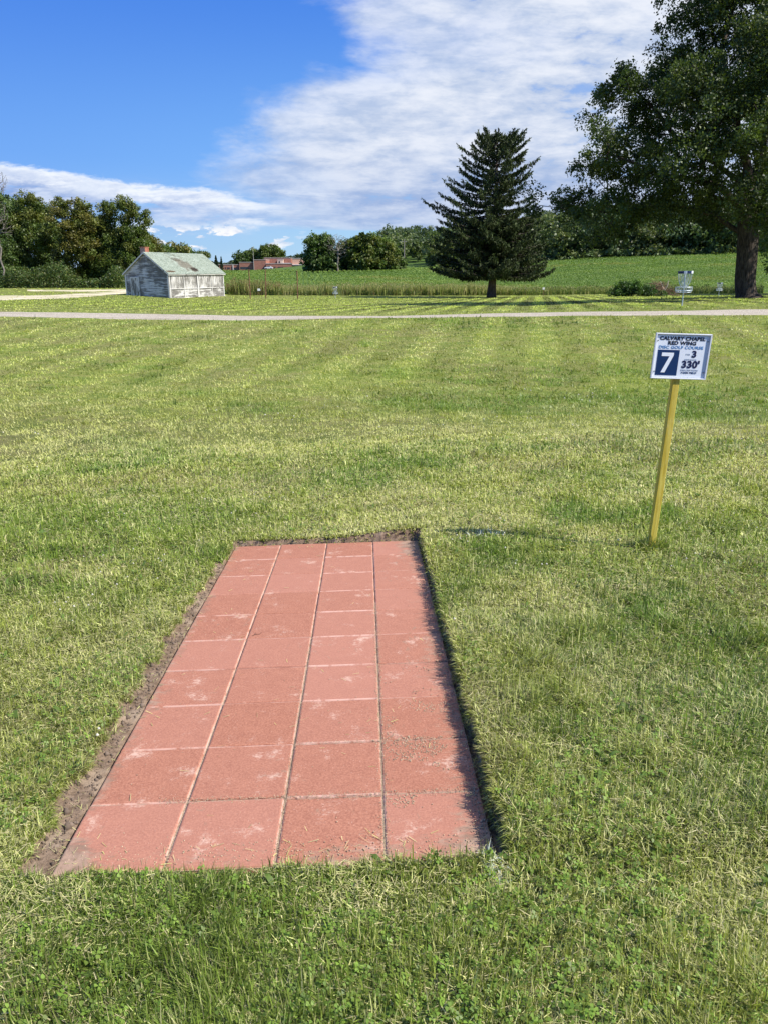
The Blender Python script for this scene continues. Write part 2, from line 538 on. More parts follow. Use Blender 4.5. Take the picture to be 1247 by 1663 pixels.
# ---- gravel path crossing the lawn
def strip_mesh(name, near, far, lift, m, sub=6):
    """strip draped on the ground between two polylines of (X,Y)"""
    n = len(near); V = []; Q = []
    for i in range(n):
        for k in range(sub + 1):
            t = k / sub
            V.append((near[i][0] * (1 - t) + far[i][0] * t, near[i][1] * (1 - t) + far[i][1] * t))
    V = np.array(V)
    edge = np.array([min(k, sub - k) for i in range(n) for k in range(sub + 1)])
    Z = ground_z(V[:, 0], V[:, 1]) + lift * np.where(edge > 0, 1, -.6)
    for i in range(n - 1):
        for k in range(sub):
            a = i * (sub + 1) + k
            Q.append((a, a + sub + 1, a + sub + 2, a + 1))
    o = np_mesh(name, np.column_stack([V, Z]), [np.array(Q)], m, None, None, True)
    tag(o, kind='structure')
    return o
def path_mat():
    m, n = mat('gravel')
    P = n.pos()
    g = n.noise(P, 22, 6, .75); b = n.noise(n.vmul(P, (.25, 1, 1)), 1.4, 5, .6)
    c = n.mix(g.ss(.35, .65), (.27, .23, .18), (.57, .51, .41))
    c = n.mix(b.ss(.45, .7) * .35, c, (.26, .22, .15))
    cr = n.noise(n.vmul(P, (.5, 1.5, 1)), .9, 6, .7, 2.5)
    c = n.mix((cr - .5).abs().ss(.010, .0) * .7, c, (.08, .07, .05))
    n.pbsdf(c, .95, n.bump(g, .8, .03), spec=.1)
    return m
M_GRAVEL = path_mat()
px_ = np.arange(-45, 45.1, .3)
nr = [(x, 26.45 + .30 * (fbm(np.array([x]), np.array([0.]), 1.3, 50, 4)[0] - .5) * 2) for x in px_]
fr = [(x, 29.5 + .30 * (fbm(np.array([x]), np.array([9.]), 1.3, 51, 4)[0] - .5) * 2) for x in px_]
strip_mesh('gravel_path', nr, fr, .02, M_GRAVEL)

def sand_mat():
    m, n = mat('sandy_dirt'); P = n.pos()
    c = n.mix(n.noise(P, 1.3, 6, .65).ss(.35, .65), (.50, .42, .28), (.68, .60, .44))
    c = n.mix(n.noise(n.vmul(P, (.3, 1, 1)), .8, 5).ss(.47, .60) * .8, c, (.24, .25, .10))
    n.pbsdf(c, .95, n.bump(n.noise(P, 8, 5), .6, .04), spec=.1)
    return m
M_SAND = sand_mat()
def sand_strip(name, pn, pf):
    xs = np.linspace(pn[0][0], pn[-1][0], 40)
    nn = []; ff = []
    for i, x in enumerate(xs):
        jn = .9 * (fbm(np.array([x]), np.array([3.]), 14, 60, 3)[0] - .5)
        a = ground_at(x, np.interp(x, *zip(*pn)) + jn, 20); b = ground_at(x, np.interp(x, *zip(*pf)) - jn, 20)
        nn.append((a.x, a.y)); ff.append((b.x, b.y))
    strip_mesh(name, nn, ff, .05, M_SAND, 4)
sand_strip('dirt_track', [(-90, 488.5), (50, 487.5), (110, 485), (170, 480), (206, 477)], [(-90, 479.5), (40, 479), (90, 477.6), (140, 475.2), (206, 471.5)])
sand_strip('dirt_track', [(45, 473.2), (120, 474.4), (206, 472.4)], [(45, 470.6), (120, 470.6), (206, 470)])

# ================================================================== TEE PAD
def build_pad():
    root = empty('tee_pad', (0, 0, 0))
    root.matrix_world = Matrix([[*PADR[0], PADC[0]], [*PADR[1], PADC[1]], [*PADR[2], PADC[2] + CAMZ], [0, 0, 0, 1]])
    tag(root, 'rectangular tee pad of forty red concrete pavers sunk into the grass', 'tee pad')
    m, n = mat('red_concrete')
    tc = n.node('ShaderNodeTexCoord'); tc.object = root
    P = n.out(tc, 3)
    u, v, w = n.sep(P)
    oi = n.node('ShaderNodeObjectInfo'); rnd = n.out(oi, 5)
    g = n.noise(P, 120, 5, .85); g2 = n.noise(P, 18, 5, .65); g3 = n.noise(P, 5, 4, .6)
    g4 = n.noise(P, 150, 2, .6); gg = g * .45 + g4 * .40 + g2 * .15
    c = n.mix(gg.ss(.38, .62), (.27, .105, .066), (.43, .190, .118))
    c = n.mix(n.noise(P, 210, 1, .5).ss(.68, .76) * .6, c, (.10, .045, .03))
    c = n.mix(n.noise(n.vmul(P, (1.3, 1, 1)), 170, 1, .5).ss(.69, .77) * .6, c, (.62, .42, .33))
    c = n.mix(rnd * .45, c, (.46, .22, .16))
    # pale efflorescence: fine streaks and specks in scattered places
    sc = n.noise(n.vmul(P, (1.0, 1.5, 1)), 85, 8, .85, .8)
    pat = n.noise(P, 6.0, 5, .7)
    c = n.mix(((sc - .5) * 2.0 + (pat - .5) * 3.4).ss(.26, .78) * .66, c, (.68, .49, .38))
    # worn pale arrises along the joints
    def dist(a, off): return ((((a + off) / .305)._m('FRACT')) - .5).abs()   # .5 at joint
    ju = dist(u, .61); jv = dist(v, 1.525)
    arr = (ju.ss(.474, .488)).max(jv.ss(.474, .488) * .9) * n.noise(P, 14, 5, .7).ss(.36, .56)
    c = n.mix(arr * .8, c, (.64, .42, .34))
    # soil dust washed in from the outside edges, brushed out in streaks
    st = n.noise(n.vmul(P, (3.2, 9, 1)), 4.5, 7, .72, .8)
    ed = (u - .61).ss(-.26, .0) * .72 + (u * -1.0 - .61).ss(-.13, .01) * .8 + (v * -1.0 - 1.525).ss(-.2, .0) * .75
    corner = (u - .3).ss(-.1, .3) * (v - 1.2).ss(-.3, .3) * .5
    dust = (ed + corner + (st - .5) * 2.2 + (g3 - .5) * 1.3).ss(.52, 1.15) * .8
    dustc = n.mix(g2.ss(.4, .6), (.20, .15, .105), (.34, .25, .18))
    c = n.mix(dust, c, dustc)
    spots = (n.noise(P, 26, 4, .6, .6) + (n.noise(P, 3.1, 2) - .5) * .5).ss(.66, .76) * .5
    c = n.mix(spots, c, (.25, .19, .13))
    hgt = g * .5 + n.noise(P, 380, 3, .8) * .5
    n.pbsdf(c, .9, n.bump(hgt, .55, .0022), spec=.2)
    # joint sand
    ms, n2 = mat('joint_sand'); P2 = n2.pos()
    cs = n2.mix(n2.noise(P2, 220, 4, .8).ss(.35, .65), (.22, .155, .10), (.50, .39, .27))
    n2.pbsdf(cs, .95, n2.bump(n2.noise(P2, 300, 3, .8), 1, .003), spec=.1)
    b = MB()
    nx, ny = 61, 153
    vs = []; rr = random.Random(3)
    for j in range(ny):
        for i in range(nx):
            uu = -PW + .004 + (2 * PW - .008) * i / (nx - 1); vv = -PL + .004 + (2 * PL - .008) * j / (ny - 1)
            t = .5 + .5 * math.sin(vv * 3.1 + 2) * math.cos(uu * 4)
            vs.append((uu, vv, -.0095 + .006 * max(0, -vv / PL) * .6 + .0015 * t + rr.uniform(-.0009, .0009)))
    fs = [(j * nx + i, j * nx + i + 1, (j + 1) * nx + i + 1, (j + 1) * nx + i) for j in range(ny - 1) for i in range(nx - 1)]
    b.add(vs, fs); js = b.build('joint_sand', ms, root)
    r = random.Random(21)
    colshift = [0, .004, -.003, .002]
    for i in range(4):
        for j in range(10):
            wid = .305 - (.0065 if i in (0, 1, 2) else .004); dep = .305 - .0042 - r.uniform(0, .0022)
            h = .045; bv = .0055
            cxp = -PW + .1525 + i * .305; cyp = -PL + .1525 + j * .305 + colshift[i] + r.uniform(-.0012, .0012)
            # subdivided top with worn chamfer
            N = 8; V = []; Fq = []
            def rg(ax, ay, z, ch):
                out = []
                for (sx, sy), (ex, ey) in (((-1, -1), (1, -1)), ((1, -1), (1, 1)), ((1, 1), (-1, 1)), ((-1, 1), (-1, -1))):
                    for k in range(N):
                        t = k / N
                        x = (sx + (ex - sx) * t) * ax; y = (sy + (ey - sy) * t) * ay
                        q = ch * r.uniform(-1, 1)
                        out.append((x * (1 + q), y * (1 + q), z + q * .06))
                return out
            R_ = [rg(wid / 2, dep / 2, -h, 0), rg(wid / 2, dep / 2, -bv, .0012), rg(wid / 2 - bv * .45, dep / 2 - bv * .4, -bv * .28, .0016), rg(wid / 2 - bv * 1.2, dep / 2 - bv * 1.1, 0, .0015)]
            for q in R_: V += q
            M4 = 4 * N
            for k in range(3):
                for a in range(M4):
                    a2 = (a + 1) % M4; Fq.append((k * M4 + a, k * M4 + a2, (k + 1) * M4 + a2, (k + 1) * M4 + a))
            V.append((0, 0, .0004)); ci = len(V) - 1
            for a in range(M4): Fq.append((3 * M4 + a, 3 * M4 + (a + 1) % M4, ci))
            Fq.append(tuple(range(M4 - 1, -1, -1)))
            o = MB().add(V, Fq).build('paver', m, root)
            o.location = (cxp, cyp, r.uniform(-.0018, .0018))
            o.rotation_euler = (r.uniform(-.005, .005), r.uniform(-.005, .005), r.uniform(-.003, .003))
    return root
PAD = build_pad()

def pad_world(u, v, w):
    p = PADR @ np.stack([u, v, w]) 
    return (p.T + PADC + np.array([0, 0, CAMZ]))

# ---- loose sand and soil crumbs on the pad and in the dug edge
def build_crumbs():
    g = np.random.default_rng(5)
    n = 5200
    # sand spread lower right plus along joints, soil crumbs near right edge
    U = []; Vv = []; S_ = []
    def put(k, u, v, s): U.append(u); Vv.append(v); S_.append(s)
    u = .25 + .35 * g.beta(2, 1.4, 5200); v = -1.5 + 1.3 * g.beta(1.1, 2.6, 5200)
    keep = fbm(u, v, .16, 71, 4) > .56; put(0, u[keep], v[keep], g.uniform(.0012, .0032, keep.sum()))
    v = g.uniform(-1.5, .4, 2200); u = .305 + g.normal(0, .009, 2200); put(0, u, v, g.uniform(.0008, .0018, 2200))
    v = -1.22 + g.normal(0, .010, 1100); u = g.uniform(-.4, .6, 1100); put(0, u, v, g.uniform(.0008, .0020, 1100))
    v = -.915 + g.normal(0, .008, 500); u = g.uniform(0, .6, 500); put(0, u, v, g.uniform(.0008, .0018, 500))
    v = g.uniform(-1.5, 0, 1000); u = g.normal(0, .007, 1000); put(0, u, v, g.uniform(.0008, .0017, 1000))
    u = g.uniform(-.6, .6, 220); v = g.uniform(-1.5, 1.5, 220); put(0, u, v, g.uniform(.001, .0026, 220))
    u = g.uniform(-.6, .6, 500); v = -1.5 + np.abs(g.normal(0, .05, 500)); put(0, u, v, g.uniform(.001, .003, 500))
    u = .61 - np.abs(g.normal(0, .03, 1600)); v = g.uniform(-1.5, 1.5, 1600); put(0, u, v, g.uniform(.001, .003, 1600))
    u = np.concatenate(U); v = np.concatenate(Vv); s = np.concatenate(S_)
    C = pad_world(u, v, s * .3 + .0006)
    # crumbs on bare soil left / right / back
    k = 3600
    u2 = np.concatenate([-(.62 + .13 * g.random(k)), .62 + .03 * g.random(900), g.uniform(-.6, .62, 900)])
    v2 = np.concatenate([g.uniform(-1.5, 1.5, k), g.uniform(-1.5, 1.5, 900), 1.53 + .02 * g.random(900)])
    c_, s_ = math.cos(_yaw), math.sin(_yaw)
    X2 = PADC[0] + u2 * c_ - v2 * s_; Y2 = PADC[1] + u2 * s_ + v2 * c_
    ok = pit_edges(u2, v2) < .01
    s2 = g.gamma(1.6, .0017, len(u2))
    C2 = np.stack([X2, Y2, ground_z(X2, Y2) + s2 * .3], 1)[ok]; s2 = s2[ok]
    dark = np.concatenate([np.zeros(len(s)), np.ones(len(s2))])
    C = np.concatenate([C, C2]); s = np.concatenate([s, s2]); nn = len(s)
    base = np.array([[1, 0, 0], [-1, 0, 0], [0, 1, 0], [0, -1, 0], [0, 0, 1], [0, 0, -1.]])
    V = C[:, None, :] + base[None] * s[:, None, None] * g.uniform(.6, 1.3, (nn, 6, 1))
    tri = np.array([[0, 2, 4], [2, 1, 4], [1, 3, 4], [3, 0, 4], [2, 0, 5], [1, 2, 5], [3, 1, 5], [0, 3, 5]])
    T = (tri[None] + (np.arange(nn) * 6)[:, None, None]).reshape(-1, 3)
    col = np.where(dark[:, None] > 0, np.array([[.16, .12, .09]]), np.array([[.44, .34, .23]])) * g.uniform(.6, 1.25, (nn, 1))
    m, n_ = mat('crumbs'); n_.pbsdf(n_.attr('tint'), .95, spec=.1)
    o = np_mesh('soil_crumbs', V.reshape(-1, 3), [T], m, None, np.repeat(col, 6, 0))
    tag(o, 'sand grains and soil crumbs scattered over the red pavers and their dug edge', 'soil', kind='stuff')
build_crumbs()

# ================================================================== GRASS
LUSH = np.array([.155, .245, .034]); OLIVE = np.array([.290, .335, .058]); PALE = np.array([.64, .64, .25])
STRAW = np.array([.66, .59, .31]); BROWN = np.array([.30, .24, .13]); WHITE = np.array([.80, .84, .80])

def turf_color(X, Y, g, R):
    n = len(X)
    big = fbm(X, Y, 2.6, 101, 4); med = fbm(X, Y, .7, 102, 4); sm = fbm(X, Y, .2, 103, 3)
    lush = sstep(.50, .66, .55 * big + .45 * med)
    # lush near the lower left and along the swale bottom
    lush = np.maximum(lush, .75 * sstep(.42, .6, med) * (1 - sstep(1.6, 2.3, Y)) * sstep(.6, -.5, X))
    lush = np.maximum(lush, 1.0 * sstep(10.8, 11.3, Y + (big - .5) * 3) * (1 - sstep(13.2, 15, Y + (big - .5) * 2)) * sstep(-1.5, 1.0, X + (med - .5) * 3))
    lush = np.maximum(lush, .7 * np.exp(-((Y - 5.3) / .9) ** 2) * sstep(-.6, -1.4, X + (med - .5)))
    lush = np.maximum(lush, .6 * np.exp(-((Y - 3.9) / 1.1) ** 2) * sstep(1.0, 1.8, X + (med - .5)))
    dry = sstep(.50, .66, .5 * fbm(X, Y, 1.7, 111, 4) + .5 * fbm(X, Y, .45, 112, 3))
    dry = np.maximum(dry, .8 * sstep(6.0, 8.5, Y) * (1 - sstep(10.4, 11.0, Y)))
    dry = np.maximum(dry, .6 * sstep(.3, 1.0, X) * (1 - sstep(2.6, 3.4, Y)) * sstep(.4, .6, med))
    mid = .45 + .25 * sstep(5, 8, Y)
    r = g.random(n)
    c = OLIVE[None] * (1 - lush[:, None]) + LUSH[None] * lush[:, None]
    brn0 = sstep(.55, .68, fbm(X, Y, 1.1, 121, 4))
    p1 = (np.clip(.30 + .30 * dry - .22 * lush, 0, 1) * .75)[:, None]; p2 = (np.clip(.07 + .22 * dry - .06 * lush, 0, 1) * .8)[:, None]; p3 = ((.02 + .26 * brn0) * .7)[:, None]
    cm = c * (1 - p1) + PALE[None] * p1; cm = cm * (1 - p2) + STRAW[None] * p2; cm = cm * (1 - p3) + BROWN[None] * p3
    pale_f = ((.30 + .30 * dry - .22 * lush) > r).astype(float)[:, None] * .75
    c = c * (1 - pale_f) + PALE[None] * pale_f
    r2 = g.random(n)
    straw_f = ((.07 + .22 * dry - .06 * lush) > r2).astype(float)[:, None] * .8
    c = c * (1 - straw_f) + STRAW[None] * straw_f
    r3 = g.random(n); brn = sstep(.55, .68, fbm(X, Y, 1.1, 121, 4))
    bf = ((.05 + .30 * brn) > r3).astype(float)[:, None] * .7
    c = c * (1 - bf) + BROWN[None] * bf
    fR = (sstep(5, 14, R) * .78)[:, None]; c = c * (1 - fR) + cm * fR
    # mown stripes (light on blades leaning either way, painted as paler and darker colour)
    sp = np.sin((X - .193 * Y) * 2 * math.pi / 1.5 + .5 * np.sin(Y * .05))
    amp = .55 * sstep(30, 34, Y) + .23 * sstep(13, 16, Y) * (1 - sstep(25, 27, Y))
    sp = np.clip(sp * 2.2, -1, 1) * (.55 + .9 * fbm(X, Y, 4.0, 132, 2)) + .9 * (fbm(X, Y, 3.5, 131, 3) - .5)
    c = c * (1 + amp * sp)[:, None]
    fy = sstep(30, 36, Y)[:, None]
    c = c * (1 - fy) + fy * (c * .45 + .55 * (np.array([.36, .43, .060])[None] * (1 + amp * sp)[:, None]))
    blot = sstep(.34, .66, fbm(X / 1.5, Y, .9, 141, 4)) * .5 + .5 * sstep(.36, .64, fbm(X / 1.4, Y, 2.8, 142, 3))
    nr_ = 1 - sstep(2.5, 6, R)
    c = c * (1 + (g.random(n) - .5) * (.62 + .55 * nr_) * (1 - .5 * fR[:, 0]))[:, None] * (1 - .12 * nr_)[:, None]
    c = c * (1 - .05 * nr_[:, None]) + c.mean(1)[:, None] * .05 * nr_[:, None] * (.80 + .40 * sm)[:, None] * (.66 + .66 * blot)[:, None]
    # marking paint on the grass
    for (wx, wy, wr, wk) in WHITES:
        d = np.hypot((X - wx) / wk, Y - wy)
        f = ((d < wr) & (g.random(n) < .55 * (1 - d / wr) + .12)).astype(float)[:, None] * .8
        c = c * (1 - f) + WHITE[None] * f
    return np.clip(c, 0, .9), dry, lush
_w1 = ground_at(806, 1418, 1.2); _w2 = ground_at(790, 868); _w3 = ground_at(960, 866)
WHITES = [(_w1.x, _w1.y, .075, .45), (_w2.x, _w2.y, .09, 1.8)]
SIGNP = ground_at(1055, 893, 3)

def in_field(X, Y):
    return (Y > FIELD_Y) & (X / np.maximum(Y, 1) > -.208)

def lawn_mask(X, Y):
    u, v = paduv(X, Y)
    ok = pit_edges(u, v) > .0
    pe = fbm(X, Y * 0, 1.3, 50, 4)
    ok &= ~((Y > 26.3 + .3 * (vnoise(X * 3, Y * 3, 5) - .5)) & (Y < 29.6 + .3 * (vnoise(X * 3, Y * 3, 6) - .5)))
    ok &= ~in_field(X, Y)
    ok &= ~(Y > 112)
    return ok

def build_grass():
    g = np.random.default_rng(42)
    # --- radial density: many fine blades near, wider ones further off
    def sample(n, r0, r1, p):
        t = g.random(n); q = 1 - p if abs(1 - p) > 1e-3 else .002
        r = (r0 ** q + t * (r1 ** q - r0 ** q)) ** (1 / q)
        a = g.uniform(-.60, .60, n)
        return r * np.sin(a), r * np.cos(a), r
    parts = [sample(540000, 1.15, 3.2, .75), sample(430000, 3.2, 9, 1.25), sample(300000, 9, 27, 1.3), sample(210000, 27, 114, 1.35)]
    X = np.concatenate([p[0] for p in parts]); Y = np.concatenate([p[1] for p in parts]); R = np.concatenate([p[2] for p in parts])
    ok = lawn_mask(X, Y)
    # thin out small bare spots
    bare = fbm(X, Y, .13, 140, 3); ok &= ~((bare > .70) & (R < 6) & (g.random(len(X)) < .7))
    X, Y, R = X[ok], Y[ok], R[ok]; n = len(X)
    Z = ground_z(X, Y)
    col, dry, lush = turf_color(X, Y, g, R)
    u, v = paduv(X, Y); e = pit_edges(u, v)
    edge = 1 - sstep(0, .05, e)
    L = (.024 + .034 * g.random(n)) * (1 + .25 * (fbm(X, Y, .3, 150, 3) - .5) * 2) * (1 + .35 * lush)
    tuft = sstep(.6, .75, fbm(X, Y, .22, 151, 3)); L *= 1 + .35 * tuft
    sgd = np.hypot(X - SIGNP.x, Y - SIGNP.y); st_ = 1 - sstep(.03, .16, sgd); L = L * (1 + 1.3 * st_)
    L *= 1 - .15 * dry
    frontedge = edge * (v < -PL + .1); L *= 1 - .15 * frontedge
    L *= 1 + .012 * np.maximum(R - 6, 0)                      # coarser tufts stand for several blades far off
    L *= 1 - .30 * sstep(27, 35, R)
    Wd = (.0017 + .0023 * g.random(n) ** 1.6) * np.maximum(1, R / 2.6) ** 1.02 * (1 + .55 * sstep(6, 12, R))
    # lean direction: swirled by low-frequency noise + personal scatter
    A = fbm(X, Y, .35, 160, 4) * 16 + g.normal(0, 1.4, n)
    # blades at the lawn edge hang over the dug-out
    lean = np.clip(g.normal(1.5, .45, n), .2, 2.1)
    lean = lean * (1 - .30 * tuft)
    lean = lean * (1 - .6 * st_)
    stem = g.random(n) < .035; lean = np.where(stem, .15, lean); L = np.where(stem, L * 1.5, L)
    rt = (edge > .5) & (u > .55); A = np.where(rt & (g.random(n) < .7), math.pi + g.normal(0, .6, n), A)
    bk = (edge > .3) & (v > PL - .05); A = np.where(bk & (g.random(n) < .6), -math.pi / 2 + g.normal(0, .7, n), A)
    dx, dy = np.cos(A), np.sin(A)
    tw = A + math.pi / 2 + g.normal(0, .7, n)
    sx, sy = np.cos(tw) * Wd / 2, np.sin(tw) * Wd / 2
    m1h = np.cos(lean * .45) * L * .55; m1d = np.sin(lean * .45) * L * .55
    tph = m1h + np.cos(lean * 1.25) * L * .45; tpd = m1d + np.sin(lean * 1.25) * L * .45
    tph = np.maximum(tph, .006)
    base = np.stack([X, Y, Z - .004], 1)
    side = np.stack([sx, sy, np.zeros(n)], 1)
    mid = base + np.stack([dx * m1d, dy * m1d, m1h], 1)
    tip = base + np.stack([dx * tpd, dy * tpd, tph], 1)
    near = R < 9
    i1 = np.where(near)[0]; i2 = np.where(~near)[0]
    V1 = np.stack([base[i1] - side[i1] * .8, base[i1] + side[i1] * .8, mid[i1] + side[i1], mid[i1] - side[i1], tip[i1]], 1).reshape(-1, 3)
    k = np.arange(len(i1)) * 5
    Q1 = np.stack([k, k + 1, k + 2, k + 3], 1); T1 = np.stack([k + 3, k + 2, k + 4], 1)
    C1 = np.repeat(col[i1], 5, 0)
    V2 = np.stack([base[i2] - side[i2], base[i2] + side[i2], tip[i2]], 1).reshape(-1, 3)
    k2 = np.arange(len(i2)) * 3
    T2 = np.stack([k2, k2 + 1, k2 + 2], 1) + len(V1)
    C2 = np.repeat(col[i2], 3, 0)
    o = np_mesh('grass', np.concatenate([V1, V2]), [Q1, np.concatenate([T1, T2])], M_GRASS, None, np.concatenate([C1, C2]))
    tag(o, 'mown lawn grass with olive, lush green and straw-coloured patches', 'grass', kind='stuff')

    # --- lying clippings / thatch
    n = 150000
    X, Y, R = sample(n, 1.15, 7, .9); u, v = paduv(X, Y)
    onpad = (np.abs(u) < PW) & (np.abs(v) < PL); pe_ = pit_edges(u, v)
    ok = lawn_mask(X, Y) | (onpad & (g.random(n) < .006 + .05 * (np.maximum(np.abs(u) / PW, np.abs(v) / PL) > .93))) | (~onpad & (pe_ < 0) & (g.random(n) < .12))
    X, Y, R, onpad, pe_ = X[ok], Y[ok], R[ok], onpad[ok], pe_[ok]; n = len(X)
    Z = np.where(onpad, padplane(X, Y) + CAMZ + .003, ground_z(X, Y) + np.where(pe_ < 0, .003, g.uniform(.008, .034, n)))
    A = g.uniform(0, 6.283, n); L = g.uniform(.012, .035, n); Wd = g.uniform(.0011, .0024, n) * np.maximum(1, R / 3)
    d = np.stack([np.cos(A) * L, np.sin(A) * L, g.normal(0, .006, n)], 1); s = np.stack([-np.sin(A) * Wd, np.cos(A) * Wd, g.normal(0, .0006, n)], 1)
    C = np.stack([X, Y, Z], 1)
    V = np.stack([C - d / 2 - s / 2, C - d / 2 + s / 2, C + d / 2 + s / 3, C + d / 2 - s / 3], 1).reshape(-1, 3)
    k = np.arange(n) * 4; Q = np.stack([k, k + 1, k + 2, k + 3], 1)
    dryf = sstep(.4, .62, fbm(X, Y, .8, 170, 4)); keep = g.random(n) < .25 + .75 * dryf
    col = np.where(g.random((n, 1)) < .6, STRAW[None] * .95, PALE[None]) * g.uniform(.6, 1.15, (n, 1))
    o = np_mesh('grass_clippings', V, [Q[keep]], M_GRASS, None, np.repeat(col, 4, 0))
    tag(o, 'dry straw-coloured grass clippings lying in the lawn around the pad', 'clippings', kind='stuff')

    # --- clover leaves (three leaflets each) and broad weeds
    n = 60000
    X, Y, R = sample(n, 1.15, 9, 1.0); ok = lawn_mask(X, Y)
    cl = fbm(X, Y, .55, 180, 4) + .13 * (1 - sstep(1.6, 2.2, Y)) + .05 * ((X > 1.0) & (Y > 2.6) & (Y < 5)) + .05 * ((X < -1.1) & (Y > 4) & (Y < 6.5)) - .09 * ((X > .3) & (Y < 2.6))
    ok &= (cl > .57) & (g.random(n) < .42); X, Y, R = X[ok], Y[ok], R[ok]; n = len(X)
    Z = ground_z(X, Y) + g.uniform(.012, .040, n)
    sz = g.uniform(.006, .0105, n) * np.maximum(1, R / 5)
    rot = g.uniform(0, 6.283, n); tx = g.normal(0, .40, n); ty = g.normal(0, .40, n)
    Vl = []; 
    for q in range(3):
        a = rot + q * 2.094
        pts = []
        for (rr, da) in ((.05, 0), (.75, -.62), (1.15, -.42), (1.08, 0), (1.15, .42), (.75, .62)):
            lx = np.cos(a + da) * rr * sz; ly = np.sin(a + da) * rr * sz
            lz = lx * tx + ly * ty - (.25 * sz if rr > 1.1 else 0) * np.abs(da)
            pts.append(np.stack([X + lx, Y + ly, Z + lz], 1))
        Vl.append(np.stack(pts, 1))
    V = np.stack(Vl, 1).reshape(-1, 3)
    k = np.arange(n * 3) * 6
    H = np.stack([k + i for i in range(6)], 1)
    col = np.array([[.130, .215, .032]]) * g.uniform(.55, 1.6, (n, 1))
    col = col + g.uniform(0, .05, (n, 1)) * np.array([[1, .8, .2]])
    o = np_mesh('clover', V, [H], M_GRASS, None, np.repeat(col, 18, 0))
    tag(o, 'patches of three-leaved clover growing through the lawn', 'clover', kind='stuff')

    # --- broad-leaf weeds: rosettes
    n = 260
    X, Y, R = sample(n, 1.2, 6, .9); ok = lawn_mask(X, Y); X, Y, R = X[ok], Y[ok], R[ok]
    VV = []; QQ = []; CC = []; b = 0
    for x, y in zip(X, Y):
        z = gz(x, y) + .01; nl = g.integers(4, 8); cc = np.array([.12, .19, .035]) * g.uniform(.6, 1.3)
        for q in range(nl):
            a = g.uniform(0, 6.283); l = g.uniform(.02, .05); w = l * g.uniform(.10, .2); up = g.uniform(.2, .8)
            d = np.array([math.cos(a), math.sin(a)]); s = np.array([-d[1], d[0]]) * w
            for (t, ww, hh) in ((0, .3, 0), (.35, 1, .5), (.7, .9, .8), (1, .1, .7)):
                p = np.array([x, y]) + d * l * t
                for sg in (-1, 1): VV.append([p[0] + s[0] * ww * sg, p[1] + s[1] * ww * sg, z + l * up * hh]); CC.append(cc)
            for k in range(3): QQ.append([b + k * 2, b + k * 2 + 1, b + k * 2 + 3, b + k * 2 + 2])
            b += 8
    o = np_mesh('broadleaf_weeds', np.array(VV), [np.array(QQ)], M_GRASS, None, np.array(CC))
    tag(o, 'small broad-leaved weeds scattered low in the lawn', 'weeds', kind='stuff')

    # --- clover flowers
    n = 1500
    X, Y, R = sample(n, 1.6, 14, 1.0); ok = lawn_mask(X, Y)
    fl = fbm(X, Y, .8, 190, 3) + .18 * ((X > 1.3) & (Y > 2.8) & (Y < 5)) + .30 * ((X > 3.2) & (Y > 11.2) & (Y < 12.8))
    ok &= (fl > .66); X, Y, R = X[ok], Y[ok], R[ok]; n = len(X)
    s = g.uniform(.0045, .0075, n) * np.maximum(1, R / 6)
    Cn = np.stack([X, Y, ground_z(X, Y) + g.uniform(.03, .055, n)], 1)
    basev = np.array([[1, 0, 0], [-1, 0, 0], [0, 1, 0], [0, -1, 0], [0, 0, 1], [0, 0, -1.]])
    V = (Cn[:, None] + basev[None] * s[:, None, None]).reshape(-1, 3)
    tri = np.array([[0, 2, 4], [2, 1, 4], [1, 3, 4], [3, 0, 4], [2, 0, 5], [1, 2, 5], [3, 1, 5], [0, 3, 5]])
    T = (tri[None] + (np.arange(n) * 6)[:, None, None]).reshape(-1, 3)
    col = np.repeat(np.array([[.74, .70, .62]]) * g.uniform(.7, 1.05, (n, 1)), 6, 0)
    o = np_mesh('clover_flowers', V, [T], M_GRASS, None, col)
    tag(o, 'tiny white clover flower heads dotted over the lawn', 'flowers', kind='stuff')
build_grass()
# ================================================================== TEE SIGN
def text_mesh(s, size, mat_, parent, name, x, z, xs=1.0, bold=0.0, y=-.001, align='CENTER', shear=0.0):
    c = bpy.data.curves.new(name, 'FONT'); c.body = s; c.size = size; c.align_x = align; c.align_y = 'CENTER'
    c.offset = bold; c.space_character = 1.06; c.extrude = .0004; c.shear = shear; c.resolution_u = 3
    o = bpy.data.objects.new(name, c); COL.objects.link(o)
    bpy.context.view_layer.update()
    me = bpy.data.meshes.new_from_object(o.evaluated_get(bpy.context.evaluated_depsgraph_get()))
    COL.objects.unlink(o); bpy.data.objects.remove(o); bpy.data.curves.remove(c)
    me.materials.clear(); me.materials.append(mat_)
    o = bpy.data.objects.new(name, me); link(o, parent)
    o.location = (x, y, z); o.rotation_euler = (rad(90), 0, 0); o.scale = (xs, 1, 1)
    return o

